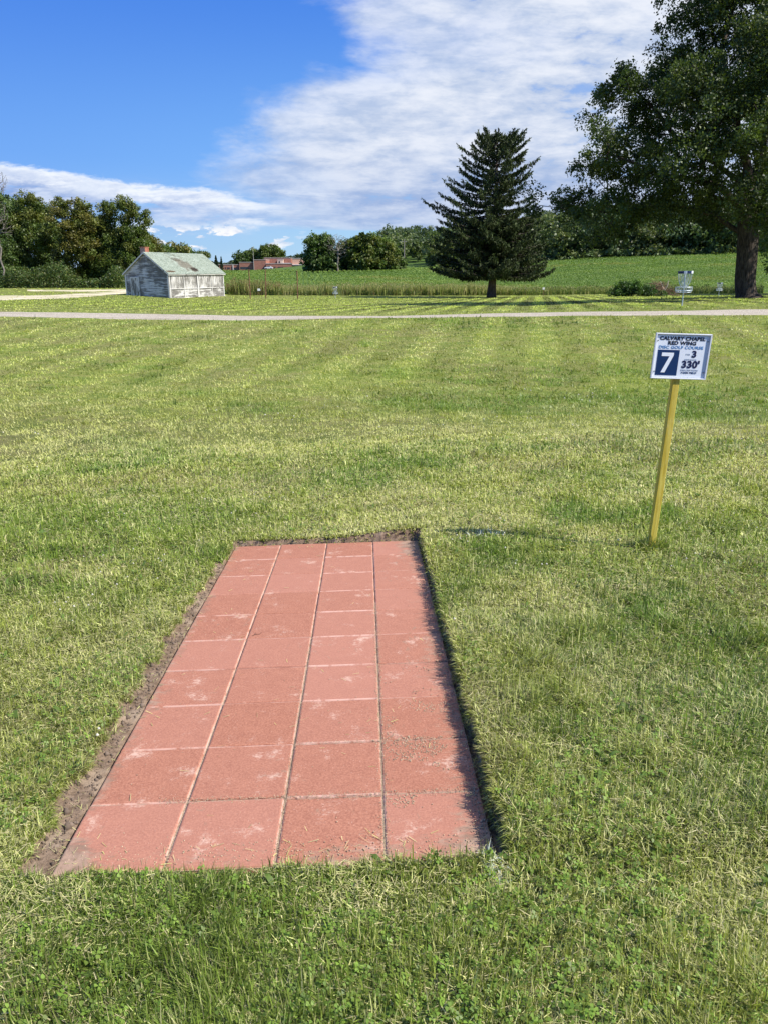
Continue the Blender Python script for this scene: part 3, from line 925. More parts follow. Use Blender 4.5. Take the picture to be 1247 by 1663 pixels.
def build_sign():
    b = ground_at(1055, 893, 3)
    root = empty('tee_sign', (b.x, b.y, b.z)); root.rotation_euler = (0, rad(1.6), rad(-1))
    tag(root, 'white hole sign with a navy number seven on a yellow wooden post in the grass', 'sign')
    top = at(1100, 541, b.y)                       # top edge of the board
    Hs, Ws = .282, .348
    H = (top - b).length / math.cos(0) 
    z1 = top.z - b.z; z0 = z1 - Hs
    m, n = mat('yellow_painted_wood')
    P = n.objc(); gr = n.noise(n.vmul(P, (30, 30, 2.2)), 2.2, 6, .65, .4)
    c = n.mix(gr.ss(.35, .68), (.50, .36, .035), (.66, .53, .10))
    c = n.mix(n.noise(n.vmul(P, (12, 12, 3)), 1.5, 5, .7).ss(.56, .72) * .55, c, (.64, .58, .30))
    kn = n.noise(n.vmul(P, (14, 14, 4)), 1.1, 3).ss(.70, .76)
    c = n.mix(kn * .6, c, (.16, .10, .02))
    n.pbsdf(c, .6, n.bump(gr, .5, .004), spec=.3)
    pb = MB(); s = .0195
    zs = [-.25, .1, .4, .7, .95, z1 - .03]
    vs = []; 
    for i, z in enumerate(zs):
        for (x, y) in ((-1, -1), (1, -1), (1, 1), (-1, 1)):
            vs.append((x * s + .0012 * math.sin(z * 3), y * s, z))
    fs = [(i * 4 + k, i * 4 + (k + 1) % 4, i * 4 + 4 + (k + 1) % 4, i * 4 + 4 + k) for i in range(len(zs) - 1) for k in range(4)]
    fs += [(3, 2, 1, 0), tuple(len(vs) - 4 + k for k in range(4))]
    post = pb.add(vs, fs).build('post', m, root)
    bv = post.modifiers.new('bevel', 'BEVEL'); bv.width = .003; bv.segments = 2
    # tray
    white = simple('white_plastic', (.74, .76, .78), .35, .03, 5, spec=.5)
    tray = MB(); t = .004; dpt = .0115; cx_ = .004; y0 = -s - .013
    yb = y0 + dpt                                        # back panel plane
    tray.box((cx_, yb + t / 2, (z0 + z1) / 2), (Ws, t, Hs), None, .001)
    rim = .0075
    for sx in (-1, 1):
        tray.box((cx_ + sx * (Ws / 2 - rim / 2), yb - dpt / 2 - .0005, (z0 + z1) / 2), (rim, dpt, Hs - 2 * rim - .0004), None, .0015)
    for zz in (z0 + rim / 2, z1 - rim / 2):
        tray.box((cx_, yb - dpt / 2 - .0005, zz), (Ws, dpt, rim), None, .0015)
    fr = tray.build('frame', white, root)
    face = simple('printed_face', (.80, .84, .88), .3, .01, 3, spec=.5)
    yf = yb - .0022
    zc = (z0 + z1) / 2
    pn = MB().box((cx_ - .008, yf + .0006, zc), (Ws - .034, .0016, Hs - .022)).build('printed_panel', face, root)
    black = simple('black_print', (.012, .012, .02), .5, 0); blue = simple('blue_print', (.10, .26, .50), .5, 0)
    navy = simple('navy_print', (.008, .035, .115), .45, .05); grey = simple('grey_print', (.30, .36, .45), .5, 0)
    dark = simple('dark_print', (.015, .02, .07), .5, 0); wht = simple('white_print', (.85, .88, .9), .4, 0)
    pp = pn
    yt = yf - .0012
    X0 = cx_ - .006
    g = lambda px: X0 + (px - 640) / 640 * (Ws - .02)         # zoomed-photo coords across the face
    gz_ = lambda py: z1 - .012 - (py - 250) / 530 * (Hs - .02)
    text_mesh('CALVARY CHAPEL', .0300, black, pp, 'lettering', X0 + .002, z1 - .032, 1.10, .0012, yt, shear=.0)
    text_mesh('RED WING', .0300, black, pp, 'lettering', X0 + .002, z1 - .060, 1.15, .0012, yt)
    text_mesh('DISC GOLF COURSE', .0250, blue, pp, 'lettering', X0 - .001, z1 - .086, 1.18, .0004, yt)
    sqw, sqh = .136, .158; sqx = X0 - .074; sqz = z1 - .102 - sqh / 2
    sq = MB().box((sqx, yt + .0003, sqz), (sqw, .0012, sqh)).build('number_square', navy, pp)
    # the seven as a drawn polygon
    w7, h7 = .075, .124; xa = sqx - w7 / 2 - .004; za = sqz - h7 / 2
    poly = [(0, 1), (1, 1), (1, .86), (.42, 0), (.08, 0), (.66, .82), (0, .82)]
    V = [(xa + a * w7, yt - .0006, za + b_ * h7) for a, b_ in poly] + [(xa + a * w7, yt - .0014, za + b_ * h7) for a, b_ in poly]
    k = len(poly)
    tris = [(0, 1, 2), (0, 2, 5), (0, 5, 6), (2, 3, 5), (3, 4, 5)]
    Fc = [tuple(a + k for a in t_) for t_ in tris] + [(i, (i + 1) % k, (i + 1) % k + k, i + k) for i in range(k)]
    num = MB().add(V, Fc).build('number', wht, sq)
    rx = X0 + .076
    text_mesh('PAR', .0125, grey, pp, 'lettering', rx - .028, z1 - .128, 1.2, 0, yt)
    text_mesh('3', .056, dark, pp, 'lettering', rx + .012, z1 - .127, 1.1, .0026, yt)
    text_mesh('DISTANCE', .0125, grey, pp, 'lettering', rx - .006, z1 - .160, 1.25, 0, yt)
    text_mesh("330'", .060, dark, pp, 'lettering', rx - .002, z1 - .192, 1.06, .0028, yt)
    text_mesh('DESCRIPTION', .0135, grey, pp, 'lettering', rx - .006, z1 - .226, 1.25, 0, yt)
    text_mesh('FARM FIELD', .0155, navy, pp, 'lettering', rx - .006, z1 - .242, 1.15, .0003, yt)
    steel = simple('screw_steel', (.35, .36, .38), .4, .1, metal=.8)
    for sx, zz in ((-1, z1 - .045), (1, z1 - .045), (-1, z0 + .045), (1, z0 + .045)):
        x = cx_ + sx * (Ws / 2 - .018)
        MB().tube([(x, yf - .004, zz), (x, yf + .002, zz)], .004, 8).build('screw', steel, root)
    kk = .873; pv = Vector((0, -s, z1))
    for ch in root.children:
        if ch is post: continue
        ch.location = pv * (1 - kk) + Vector(ch.location) * kk; ch.scale = Vector(ch.scale) * kk
build_sign()

# ================================================================== DISC GOLF BASKETS
def build_basket():
    galv = simple('galvanised_steel', (.52, .58, .60), .45, .1, 20, metal=.35, spec=.5)
    navy = simple('navy_band', (.015, .03, .09), .5, .1); white = simple('white_band', (.70, .74, .80), .4, .05)
    root = empty('disc_golf_basket', (0, 0, 0))
    MB().tube([(0, 0, -.3), (0, 0, 1.31)], .027, 10).build('pole', galv, root)
    b = MB()
    for z, r in ((.55, .30), (.62, .335), (.76, .335)): b.ring((0, 0, z), r, .011)
    for k in range(20):
        a = 2 * math.pi * k / 20; c, s = math.cos(a), math.sin(a)
        b.tube([(.30 * c, .30 * s, .55), (.335 * c, .335 * s, .62), (.335 * c, .335 * s, .76)], .0075, 4)
        b.tube([(.03 * c, .03 * s, .55), (.30 * c, .30 * s, .55)], .007, 4)
    b.ring((0, 0, .55), .16, .008)
    b.build('cage', galv, root)
    h = MB()
    h.ring((0, 0, 1.31), .285, .012)
    for k in range(6):
        a = 2 * math.pi * k / 6; h.tube([(0, 0, 1.31), (.285 * math.cos(a), .285 * math.sin(a), 1.31)], .010, 4)
    hd = h.build('chain_support', galv, root)
    for a0, a1, m_ in ((-205, -122, navy), (-120, -100, white), (-98, -62, navy), (-60, 152, white)):
        n = max(3, int((a1 - a0) / 10)); V = []; Fq = []
        for i in range(n + 1):
            a = rad(a0 + (a1 - a0) * i / n)
            for r, z in ((.300, 1.305), (.300, 1.41), (.304, 1.41), (.304, 1.305)): V.append((r * math.cos(a), r * math.sin(a), z))
        for i in range(n):
            for k in range(4): Fq.append((i * 4 + k, i * 4 + (k + 1) % 4, i * 4 + 4 + (k + 1) % 4, i * 4 + 4 + k))
        MB().add(V, Fq).build('band', m_, hd)
    for k in range(12):
        a = 2 * math.pi * k / 12; pts = []
        for i in range(7):
            t = i / 6; r = .275 - .15 * t ** 1.9 - .06 * max(0, t - .75) * 4; z = 1.30 - .58 * t
            pts.append((r * math.cos(a + .1 * t), r * math.sin(a + .1 * t), z))
        MB().tube(pts, .0075, 4).build('chain', galv, root)
    for k in range(6):
        a = 2 * math.pi * (k + .5) / 6; pts = []
        for i in range(6):
            t = i / 5; r = .16 - .12 * t ** 1.6; pts.append((r * math.cos(a), r * math.sin(a), 1.30 - .55 * t))
        MB().tube(pts, .007, 4).build('chain', galv, root)
    return root
BK = build_basket()
GB = 'disc golf baskets standing on the mown lawn'
specs = [((1107, 494), (1112, 440), 33.4, rad(-.6), 0, 'chain basket with navy and white band, the nearest one, beyond the gravel path'),
         ((1166, 481), (1169, 459), 77, rad(0), .5, 'small distant chain basket standing just left of the big oak trunk'),
         ((545, 484), (545, 466), 83, 0, 1.0, 'grey distant chain basket alone in front of the tall weeds, left of the spruce')]
for i, (bp, tp, Y, ln, rz, lab) in enumerate(specs):
    o = BK if i == 0 else copy_tree(BK)
    p = at(bp[0], bp[1], Y); z = gz(p.x, Y); t = at(tp[0], tp[1], Y)
    o.location = (p.x, Y, z); s = (t.z - z) / 1.41; s = min(max(s, .85), 1.15); o.scale = (s, s, s)
    o.rotation_euler = (0, ln, rz if i else 0)
    tag(o, lab, 'disc golf basket', GB)

# ================================================================== TREES
def quads_from(C, sz, g, tint, asp=.62, flat=0.0, name=None):
    """leaf-shaped rhombi with random orientation"""
    n = len(C)
    nrm = g.normal(0, 1, (n, 3)); nrm[:, 2] = np.abs(nrm[:, 2]) + flat
    nrm /= np.linalg.norm(nrm, axis=1)[:, None]
    a = g.normal(0, 1, (n, 3)); a -= nrm * (a * nrm).sum(1)[:, None]; a /= np.linalg.norm(a, axis=1)[:, None] + 1e-9
    b = np.cross(nrm, a)
    s = sz[:, None]
    fold = nrm * s * .18
    V = np.stack([C - a * s * .5, C + b * s * asp * .5 + fold, C + a * s * .5, C - b * s * asp * .5 + fold], 1)
    return V.reshape(-1, 3), np.repeat(tint, 4, 0)

def clump_points(lobes, n, dmin, g):
    L = np.array(lobes, float); vol = L[:, 3] * L[:, 4] * L[:, 5]; p = vol ** .8; p /= p.sum()
    out = []
    tries = 0
    while len(out) < n and tries < n * 14:
        tries += 1
        k = g.choice(len(L), p=p); l = L[k]
        d = g.normal(0, 1, 3); d /= np.linalg.norm(d); r = g.random() ** .42
        c = l[:3] + d * r * l[3:6]
        if out:
            q = np.array(out) - c
            if (q * q).sum(1).min() < dmin * dmin: continue
        out.append(c)
    return np.array(out)

def grow(base, trunk_pts, clumps, g, tw=.22, sag=.12, limbs=()):
    """skeleton: nodes, parents"""
    nodes = [np.array(p, float) for p in trunk_pts]; par = [-1] + list(range(len(nodes) - 1)); plen = [0.0]
    for i in range(1, len(nodes)): plen.append(plen[-1] + np.linalg.norm(nodes[i] - nodes[i - 1]))
    start = max(1, len(nodes) // 3)
    order = np.argsort(np.linalg.norm(clumps - nodes[-1], axis=1) + 0.0)
    NA = np.zeros((len(nodes) + len(clumps) * 4 + 4, 3)); PL_ = np.zeros(len(NA)); cnt = len(nodes)
    NA[:cnt] = nodes; PL_[:cnt] = plen; PL_[:start] += 1e6
    par = par + [0] * (len(NA) - cnt); ends = []
    NA = np.vstack([NA, np.zeros((80, 3))]); PL_ = np.concatenate([PL_, np.zeros(80)]); par += [0] * 80
    for k0, pts in limbs:
        last = k0
        for p in pts:
            NA[cnt] = p; par[cnt] = last; PL_[cnt] = (PL_[last] % 1e6) * .6 + np.linalg.norm(NA[cnt] - NA[last]) * .6; last = cnt; cnt += 1
    for ci in order:
        c = clumps[ci]
        d = np.linalg.norm(NA[:cnt] - c, axis=1)
        up = np.maximum(0, NA[:cnt, 2] - c[2]) * .5
        k = int(np.argmin(d * 1.0 + tw * PL_[:cnt] + up))
        a = NA[k]; m = 3 if d[k] > 1.2 else 2
        last = k
        for j in range(1, m + 1):
            t = j / m
            p = a + (c - a) * t + g.normal(0, .06, 3) * d[k] * (1 if j < m else 0)
            p[2] += sag * d[k] * math.sin(math.pi * t) * (1 if j < m else 0)
            NA[cnt] = p; par[cnt] = last; PL_[cnt] = PL_[last] % 1e6 + np.linalg.norm(p - NA[last]); last = cnt; cnt += 1
        ends.append(last)
    return NA[:cnt], par[:cnt], ends

def skeleton_mesh(NA, par, r_tip, r_base, power=.47, n_trunk=0, flare=0, gscale=1):
    cnt = len(NA); w = np.zeros(cnt); child = [0] * cnt
    for i in range(cnt): 
        if par[i] >= 0: child[par[i]] += 1
    for i in range(cnt - 1, -1, -1):
        if child[i] == 0: w[i] += 1
        if par[i] >= 0: w[par[i]] += w[i]
    R = r_tip * np.maximum(w, 1) ** power
    R = np.minimum(R * (r_base / max(R[0], 1e-6)) ** np.clip(np.log(np.maximum(w, 1)) / max(math.log(max(w[0], 2)), .1), 0, 1), r_base)
    mb = MB()
    # trunk chain
    if n_trunk:
        pts = [NA[i] for i in range(n_trunk)]; rs = [R[i] for i in range(n_trunk)]
        for i in range(n_trunk): rs[i] = max(rs[i], r_base * (1 - .5 * i / n_trunk) * .9)
        P2 = []; R2 = []
        if flare:
            p0 = Vector(pts[0]); d = Vector(pts[1]) - p0
            for t, f in ((-.12, 1.6), (0, 1.42), (.05, 1.25), (.12, 1.1), (.25, 1.02)): P2.append(p0 + d * t); R2.append(rs[0] * f)
            pts = pts[1:]; rs = rs[1:]
        else:
            P2.append(Vector(pts[0]) - Vector((0, 0, .4))); R2.append(rs[0])
        mb.tube([Vector(p) for p in P2] + [Vector(p) for p in pts], R2 + rs, 12)
    for i in range(max(1, n_trunk), cnt):
        a, b = NA[par[i]], NA[i]
        r0 = min(R[par[i]], R[i] * 1.25)
        ns = 3 if R[i] < .03 * gscale else (5 if R[i] < .12 * gscale else 8)
        mb.tube([a, b], [r0, R[i]], ns, cap=False)
    return mb

def tree(name, label, cat, group, base, lobes, ncl, dmin, clr, lpc, leaf, cols, bark, r_base, trunk_pts, seed,
         r_tip=.012, flare=0, tw=.22, sag=.12, limbs=(), lump=.32, zsq=.75):
    g = np.random.default_rng(seed)
    root = empty(name, tuple(base)); tag(root, label, cat, group)
    cl = clump_points(lobes, ncl, dmin, g)
    NA, par, ends = grow(base, trunk_pts, cl, g, tw, sag, limbs)
    skeleton_mesh(NA, par, r_tip, r_base, n_trunk=len(trunk_pts), flare=flare).build('trunk', bark, root, smooth=True)
    if lpc > 0:
        n = len(cl) * lpc
        idx = np.repeat(np.arange(len(cl)), lpc)
        d = g.normal(0, 1, (n, 3)); d /= np.linalg.norm(d, axis=1)[:, None]
        cr = clr * g.uniform(.65, 1.3, len(cl))
        rr = cr[idx] * g.random(n) ** .45
        off = d * rr[:, None]; off[:, 2] *= zsq
        # small sub-clusters make leaves bunch on twigs
        sub = g.normal(0, 1, (len(cl), 14, 3)); sub /= np.linalg.norm(sub, axis=2)[:, :, None]
        si = g.integers(0, 14, n); sp = sub[idx, si] * (cr[idx] * .85)[:, None]; sp[:, 2] *= zsq
        use = g.random(n) < .72
        off = np.where(use[:, None], sp + g.normal(0, 1, (n, 3)) * (cr[idx] * lump * .62)[:, None], off)
        C = cl[idx] + off
        cols_ = np.array(cols)
        cc = cols_[g.integers(0, len(cols_), len(cl))][idx] * g.uniform(.75, 1.3, (len(cl), 1))[idx] * g.uniform(.7, 1.3, (n, 1))
        V, T = quads_from(C, leaf * g.uniform(.6, 1.35, n), g, cc)
        k = np.arange(n) * 4
        np_mesh('crown', V, [np.stack([k, k + 1, k + 2, k + 3], 1)], M_LEAF, root, T)
    return root

# ---- the big oak
def build_oak():
    Y0 = 44.0
    b = ground_at(1211, 484, 38); b = Vector((at(1211, 484, Y0).x, Y0, 0)); b.z = gz(b.x, b.y)
    k = Y0 / (F / CT)
    def L(px, py, rp, dY, rz=None, ry=None):
        p = at(px, py, Y0 + dY) - b; r = rp * k * (Y0 + dY) / Y0
        return (p.x, p.y, p.z, r, (ry or rp) * k, (rz or rp) * k)
    lobes = [L(1115, 45, 52, 0), L(1185, 0, 75, 1), L(1250, -70, 95, 2), L(1330, 20, 110, 0), L(1190, -90, 70, -1),
             L(1010, 150, 45, 0, 38), L(1055, 150, 62, 1, 45), L(965, 195, 26, 1, 22), L(1110, 140, 60, 4), L(1140, 150, 55, -4),
             L(990, 235, 40, -1, 30), L(1050, 225, 60, 3, 40), L(960, 275, 32, 0, 24), L(1010, 285, 55, 1, 30), L(1080, 270, 70, -3, 42),
             L(1180, 100, 75, 0), L(1215, 180, 85, 4, 70), L(1180, 220, 70, -5, 60), L(1280, 140, 110, -4), L(1380, 160, 110, 2),
             L(935, 335, 44, 1, 28), L(872, 335, 30, 2, 30), L(915, 310, 26, 1, 14), L(1010, 330, 50, 0, 26), L(985, 345, 50, -1, 30), L(1050, 340, 55, 2, 34), L(905, 368, 30, 0, 16), L(1000, 378, 34, 2, 14),
             L(1120, 310, 62, -2, 40), L(1145, 350, 50, 3, 26), L(1265, 300, 85, 5, 55), L(1250, 330, 60, -5, 38),
             L(1350, 300, 110, 0, 70), L(1440, 200, 90, 2, 80)]
    tp = []
    for px, py, dy in ((1211, 484, 0), (1209, 455, 0), (1212, 420, 0), (1214, 385, 0), (1213, 345, 0), (1216, 305, .3)):
        p = at(px, py, Y0 + dy) - b; tp.append((p.x, p.y, p.z))
    tp[0] = (0, 0, 0)
    def ch(k0, pts):
        out = []
        for px, py, dy in pts:
            p = at(px, py, Y0 + dy) - b; out.append((p.x, p.y, p.z))
        return (k0, out)
    limbs = [ch(5, [(1212, 265, 0), (1198, 225, -.5), (1192, 180, -.8), (1178, 135, -1), (1170, 90, -.6), (1180, 40, 0)]),
             ch(5, [(1232, 262, .8), (1243, 215, 1.5), (1240, 165, 2), (1255, 110, 2.4), (1262, 50, 2.4)]),
             ch(5, [(1190, 288, .5), (1165, 268, 1), (1130, 240, 1.2), (1095, 222, 1.4), (1060, 175, 1.2), (1035, 150, 1)]),
             ch(4, [(1196, 330, -.8), (1170, 305, -1.4), (1125, 290, -1.8), (1075, 285, -1.8), (1025, 262, -1.5), (985, 250, -1)]),
             ch(3, [(1192, 372, .4), (1160, 350, 1), (1110, 335, 1.4), (1050, 338, 1.4), (985, 345, 1.2), (925, 340, 1), (885, 335, .8)]),
             ch(4, [(1245, 320, .5), (1290, 290, 1), (1340, 260, 1.2), (1390, 220, 1)]),
             ch(5, [(1218, 275, 2), (1212, 240, 3.5), (1216, 205, 4.5)])]
    return tree('oak_tree', 'massive spreading oak with a thick dark trunk at the right edge of the lawn', 'tree', None, b, lobes, 950, .60, .78, 310, .145,
                [(.048, .076, .014), (.066, .098, .018), (.055, .083, .018), (.095, .128, .028)], M_BARK, .55, tp, 5, r_tip=.016, flare=1, tw=.16, sag=.06, lump=.22, zsq=.62, limbs=limbs)
build_oak()

def px_lobes(b, Y0, arr, ydepth=1.0):
    k = Y0 / (F / CT); out = []
    for (px, py, rp, rz, dY) in arr:
        p = at(px, py, Y0 + dY) - b
        out.append((p.x, p.y, p.z, rp * k, rp * k * ydepth, rz * k))
    return out

def px_tree(name, label, cat, group, px, Y0, arr, ncl, clr, lpc, leaf, cols, bark, rb, seed, top, base_py=None, **kw):
    p = at(px, 440, Y0); b = Vector((p.x, Y0, gz(p.x, Y0) - .05))
    lob = px_lobes(b, Y0, arr)
    t = at(px, top, Y0) - b; H = t.z
    g = random.Random(seed)
    tp = [(0, 0, 0)] + [(g.uniform(-.03, .03) * H, g.uniform(-.03, .03) * H, H * q) for q in (.12, .25, .4, .55, .7, .85)]
    return tree(name, label, cat, group, b, lob, ncl, clr * .75, clr, lpc, leaf, cols, bark, rb, tp, seed, **kw)

G1 = [(.095, .140, .024), (.125, .160, .030), (.135, .150, .030), (.080, .120, .024)]
G2 = [(.070, .115, .026), (.095, .142, .034)]
G3 = [(.125, .140, .028), (.15, .140, .030), (.105, .135, .026)]
WG = 'trees of the woodland behind the sandy track'
wood = [
 ('broadleaf_tree', 'dark tall tree at the far left edge of the woodland', 5, 112, [(-10, 345, 30, 28, 0), (10, 375, 26, 30, 2), (12, 415, 24, 30, -1), (0, 330, 16, 16, 1), (15, 445, 18, 18, -2)], G2, 318),
 ('broadleaf_tree', 'olive green tree with a high bumpy top, second from the left of the woodland', 50, 113, [(48, 335, 17, 20, 0), (60, 348, 16, 20, 1), (42, 368, 24, 24, 0), (62, 390, 20, 24, -1), (48, 425, 22, 24, 0), (50, 450, 18, 14, -2)], G1, 320),
 ('broadleaf_tree', 'broad yellowish green tree in the middle of the woodland', 112, 111, [(98, 340, 17, 16, 0), (124, 342, 22, 17, 0), (140, 362, 20, 22, 0), (105, 375, 26, 24, -1), (128, 400, 28, 26, 0), (108, 430, 24, 24, 1)], G3, 334),
 ('broadleaf_tree', 'shaded tree low between the yellowish tree and the tall pale one', 152, 114, [(150, 385, 20, 24, 0), (158, 415, 20, 26, 0), (148, 440, 20, 18, 0), (160, 362, 10, 12, 1)], G2, 370),
 ('broadleaf_tree', 'tall narrow tree with a thin open top right of the broad woodland tree', 182, 113, [(174, 340, 10, 12, 0), (182, 352, 7, 9, 0), (177, 368, 10, 14, 0), (188, 400, 20, 24, 0), (182, 430, 22, 24, 0)], G1, 334),
 ('broadleaf_tree', 'tall open tree at the right of the woodland, above the wooden shed', 212, 112, [(202, 333, 12, 9, 0), (218, 345, 9, 12, 0), (235, 357, 7, 14, 0), (206, 358, 10, 14, 0), (216, 380, 19, 14, 0), (222, 400, 20, 20, 0), (210, 430, 24, 24, 0)], G1, 333),
 ('broadleaf_tree', 'low rounded tree at the right end of the woodland, behind the shed roof', 240, 118, [(240, 400, 16, 15, 0), (248, 420, 18, 20, 0), (232, 430, 18, 20, 0)], G3, 392),
]
wood += [
 ('broadleaf_tree', 'dark tree filling the gap behind the two leftmost woodland trees', 28, 121, [(26, 350, 16, 24, 0), (28, 390, 20, 28, 0), (26, 435, 20, 26, 0)], G2, 345),
 ('broadleaf_tree', 'dark tree filling the gap left of the broad woodland tree', 80, 120, [(78, 350, 14, 18, 0), (80, 385, 20, 28, 0), (80, 430, 22, 26, 0)], G2, 345),
 ('broadleaf_tree', 'olive tree behind the gap between the broad tree and the tall narrow tree', 160, 121, [(156, 376, 13, 18, 0), (162, 402, 22, 24, 0), (158, 435, 24, 24, 0)], G1, 365),
 ('broadleaf_tree', 'dark tree behind the two tall open trees near the shed', 200, 120, [(196, 392, 15, 18, 0), (204, 412, 22, 24, 0), (200, 440, 24, 20, 0)], G2, 378),
 ('broadleaf_tree', 'green tree beyond the frame edge, left end of the woodland', -40, 112, [(-35, 350, 28, 34, 0), (-38, 400, 30, 34, 0), (-36, 440, 28, 22, 0)], G1, 330)]
for i, (nm, lab, px, Y, arr, cols, top) in enumerate(wood):
    px_tree(nm, lab, 'tree', WG, px, Y, arr, 150, .78, 180, .26, cols, M_BARK2, .22, 100 + i, top, r_tip=.02, lump=.34)
# bare treetop at the far left
px_tree('bare_tree', 'leafless grey tree rising above the left edge of the woodland', 'tree', WG, -2, 115, [(-4, 300, 14, 24, 0), (2, 290, 10, 14, 0)], 150, .5, 0, .1, G1, M_BARK2, .16, 131, 320, r_tip=.022, tw=.3)
px_tree('bare_tree', 'leafless grey bush between the two left woodland trees', 'tree', WG, 4, 107, [(2, 345, 12, 18, 0), (14, 372, 8, 14, 0)], 150, .5, 0, .1, G1, M_BARK2, .12, 132, 350, r_tip=.022, tw=.3)
# trees beyond the shed
BG = 'far trees seen above the shed roof'
for i, (lab, px, Y, arr, cols, top) in enumerate([
    ('dark tree above the shed chimney, beyond the roof', 266, 190, [(260, 409, 12, 10, 0), (272, 410, 11, 9, 0), (266, 425, 16, 14, 0)], G2, 405),
    ('tree with a brownish crown above the middle of the shed roof', 288, 195, [(284, 408, 10, 9, 0), (293, 408, 9, 9, 0), (288, 425, 14, 14, 0)], G3, 402),
    ('small dark tree above the right half of the shed roof', 306, 200, [(304, 411, 9, 8, 0), (306, 426, 12, 12, 0)], G2, 406),
    ('small round green tree above the right end of the shed roof', 328, 300, [(328, 417, 11, 7, 0), (328, 428, 10, 9, 0)], G1, 412)]):
    px_tree('broadleaf_tree', lab, 'tree', BG, px, Y, arr, 60, 1.1, 120, .5, cols, M_BARK2, .25, 150 + i, top, r_tip=.03)

# ---- clump in the field
CG = 'trees of the grove standing in the green field'
for i, (nm, lab, px, Y, arr, cols, top, ncl, lp) in enumerate([
    ('broadleaf_tree', 'dark broad tree at the left end of the field grove', 520, 250, [(514, 400, 16, 16, 0), (528, 396, 14, 15, 0), (503, 424, 11, 15, 0), (520, 425, 22, 18, 0), (535, 425, 14, 16, 0)], G2, 392, 110, 120),
    ('bare_tree', 'grey leafless tree in the middle of the field grove', 549, 248, [(540, 398, 12, 16, 0), (556, 400, 13, 18, 0), (548, 390, 10, 10, 0)], G1, 392, 240, 0),
    ('broadleaf_tree', 'dark low tree under the leafless tree in the field grove', 550, 252, [(545, 425, 16, 18, 0), (562, 418, 14, 22, 2), (540, 435, 12, 10, -2)], G2, 410, 80, 120),
    ('broadleaf_tree', 'tall rounded olive tree at the centre of the field grove', 592, 250, [(592, 394, 20, 15, 0), (607, 399, 16, 16, 0), (576, 402, 16, 16, 0), (592, 420, 24, 18, 0), (582, 436, 16, 8, 0)], G1, 390, 120, 120),
    ('broadleaf_tree', 'lower olive tree at the right end of the field grove', 632, 252, [(626, 403, 15, 13, 0), (640, 412, 13, 15, 0), (630, 428, 21, 16, 0), (646, 430, 12, 14, 0)], G1, 400, 90, 120),
    ('broadleaf_tree', 'dark filling tree between the leafless tree and the tall olive tree', 568, 258, [(566, 402, 14, 18, 0), (564, 425, 18, 20, 0), (575, 432, 18, 14, 0)], G2, 400, 80, 120),
    ('broadleaf_tree', 'dark tree behind the olive trees at the right of the field grove', 612, 258, [(612, 408, 16, 18, 0), (614, 428, 20, 18, 0)], G2, 400, 80, 120)]):
    px_tree(nm, lab, 'tree', CG, px, Y, arr, ncl, 1.4 if lp else .9, lp, .72, cols, M_BARK2, .35 if lp else .3, 160 + i, top, r_tip=.03 if lp else .045)

# ---- trees behind the school
SG = 'distant trees behind the brick school'
for i, (lab, px, Y, arr, cols, top) in enumerate([
    ('dark green tree behind the left part of the brick school', 395, 480, [(392, 418, 9, 7, 0), (402, 416, 9, 8, 0), (396, 428, 14, 10, 0)], G2, 412),
    ('tree with a pale side behind the school flagpole', 414, 482, [(412, 414, 8, 7, 0), (417, 424, 9, 9, 0)], G1, 412),
    ('tall rounded green tree behind the centre of the brick school', 436, 478, [(432, 409, 10, 8, 0), (430, 420, 9, 9, 0)], G1, 404),
    ('wide green tree behind the right part of the brick school', 450, 480, [(446, 409, 11, 8, 0), (454, 416, 7, 8, 0), (446, 424, 11, 8, 0)], G1, 404)]):
    px_tree('broadleaf_tree', lab, 'tree', SG, px, Y, arr, 55, 2.2, 130, 1.0, cols, M_BARK2, .4, 180 + i, top, r_tip=.06)

# ---- dark tree behind the oak trunk at the frame edge
px_tree('broadleaf_tree', 'dark leafy tree hanging low behind the oak trunk at the right edge', 'tree', None, 1300, 88,
        [(1262, 340, 40, 45, 0), (1262, 400, 32, 40, 0), (1300, 330, 60, 60, 0), (1330, 390, 55, 50, 3), (1370, 330, 60, 70, 0), (1252, 430, 16, 14, 0)], 190, 1.1, 150, .30, G2, M_BARK, .35, 199, 330, r_tip=.03)

# ---- conifers
def cone_tree(name, lab, grp, px, Y, top, base, hw, seed, n=2600):
    g = np.random.default_rng(seed)
    p = at(px, 440, Y); b = Vector((p.x, Y, gz(p.x, Y))); root = empty(name, tuple(b)); tag(root, lab, 'tree', grp)
    H = at(px, top, Y).z - b.z; W = hw * Y / (F / CT)
    MB().tube([(0, 0, -.3), (0, 0, H * .5), (0, 0, H * .98)], [.3, .18, .03], 7).build('trunk', M_BARK3, root)
    t = g.random(n) ** .8; a = g.uniform(0, 6.283, n); lay = .75 + .25 * np.sin(t * 40 + a * 2)
    r = W * (1 - t) * lay * g.random(n) ** .4 + .1
    C = np.stack([r * np.cos(a), r * np.sin(a), H * (.06 + .94 * t) - r * .25], 1)
    cc = np.array([[.020, .042, .016]]) * g.uniform(.6, 1.5, (n, 1))
    V, T = quads_from(C, g.uniform(.5, 1.0, n) * W * .32, g, cc, .4)
    k = np.arange(n) * 4
    np_mesh('crown', V, [np.stack([k, k + 1, k + 2, k + 3], 1)], M_NEEDLE, root, T)
cone_tree('conifer_tree', 'wider of the two dark conifers right of the shed roof', 'pair of dark conifers by the shed', 352.5, 330, 415, 440, 7, 1)
cone_tree('conifer_tree', 'slimmer of the two dark conifers right of the shed roof', 'pair of dark conifers by the shed', 361, 335, 416.5, 440, 4.5, 2)

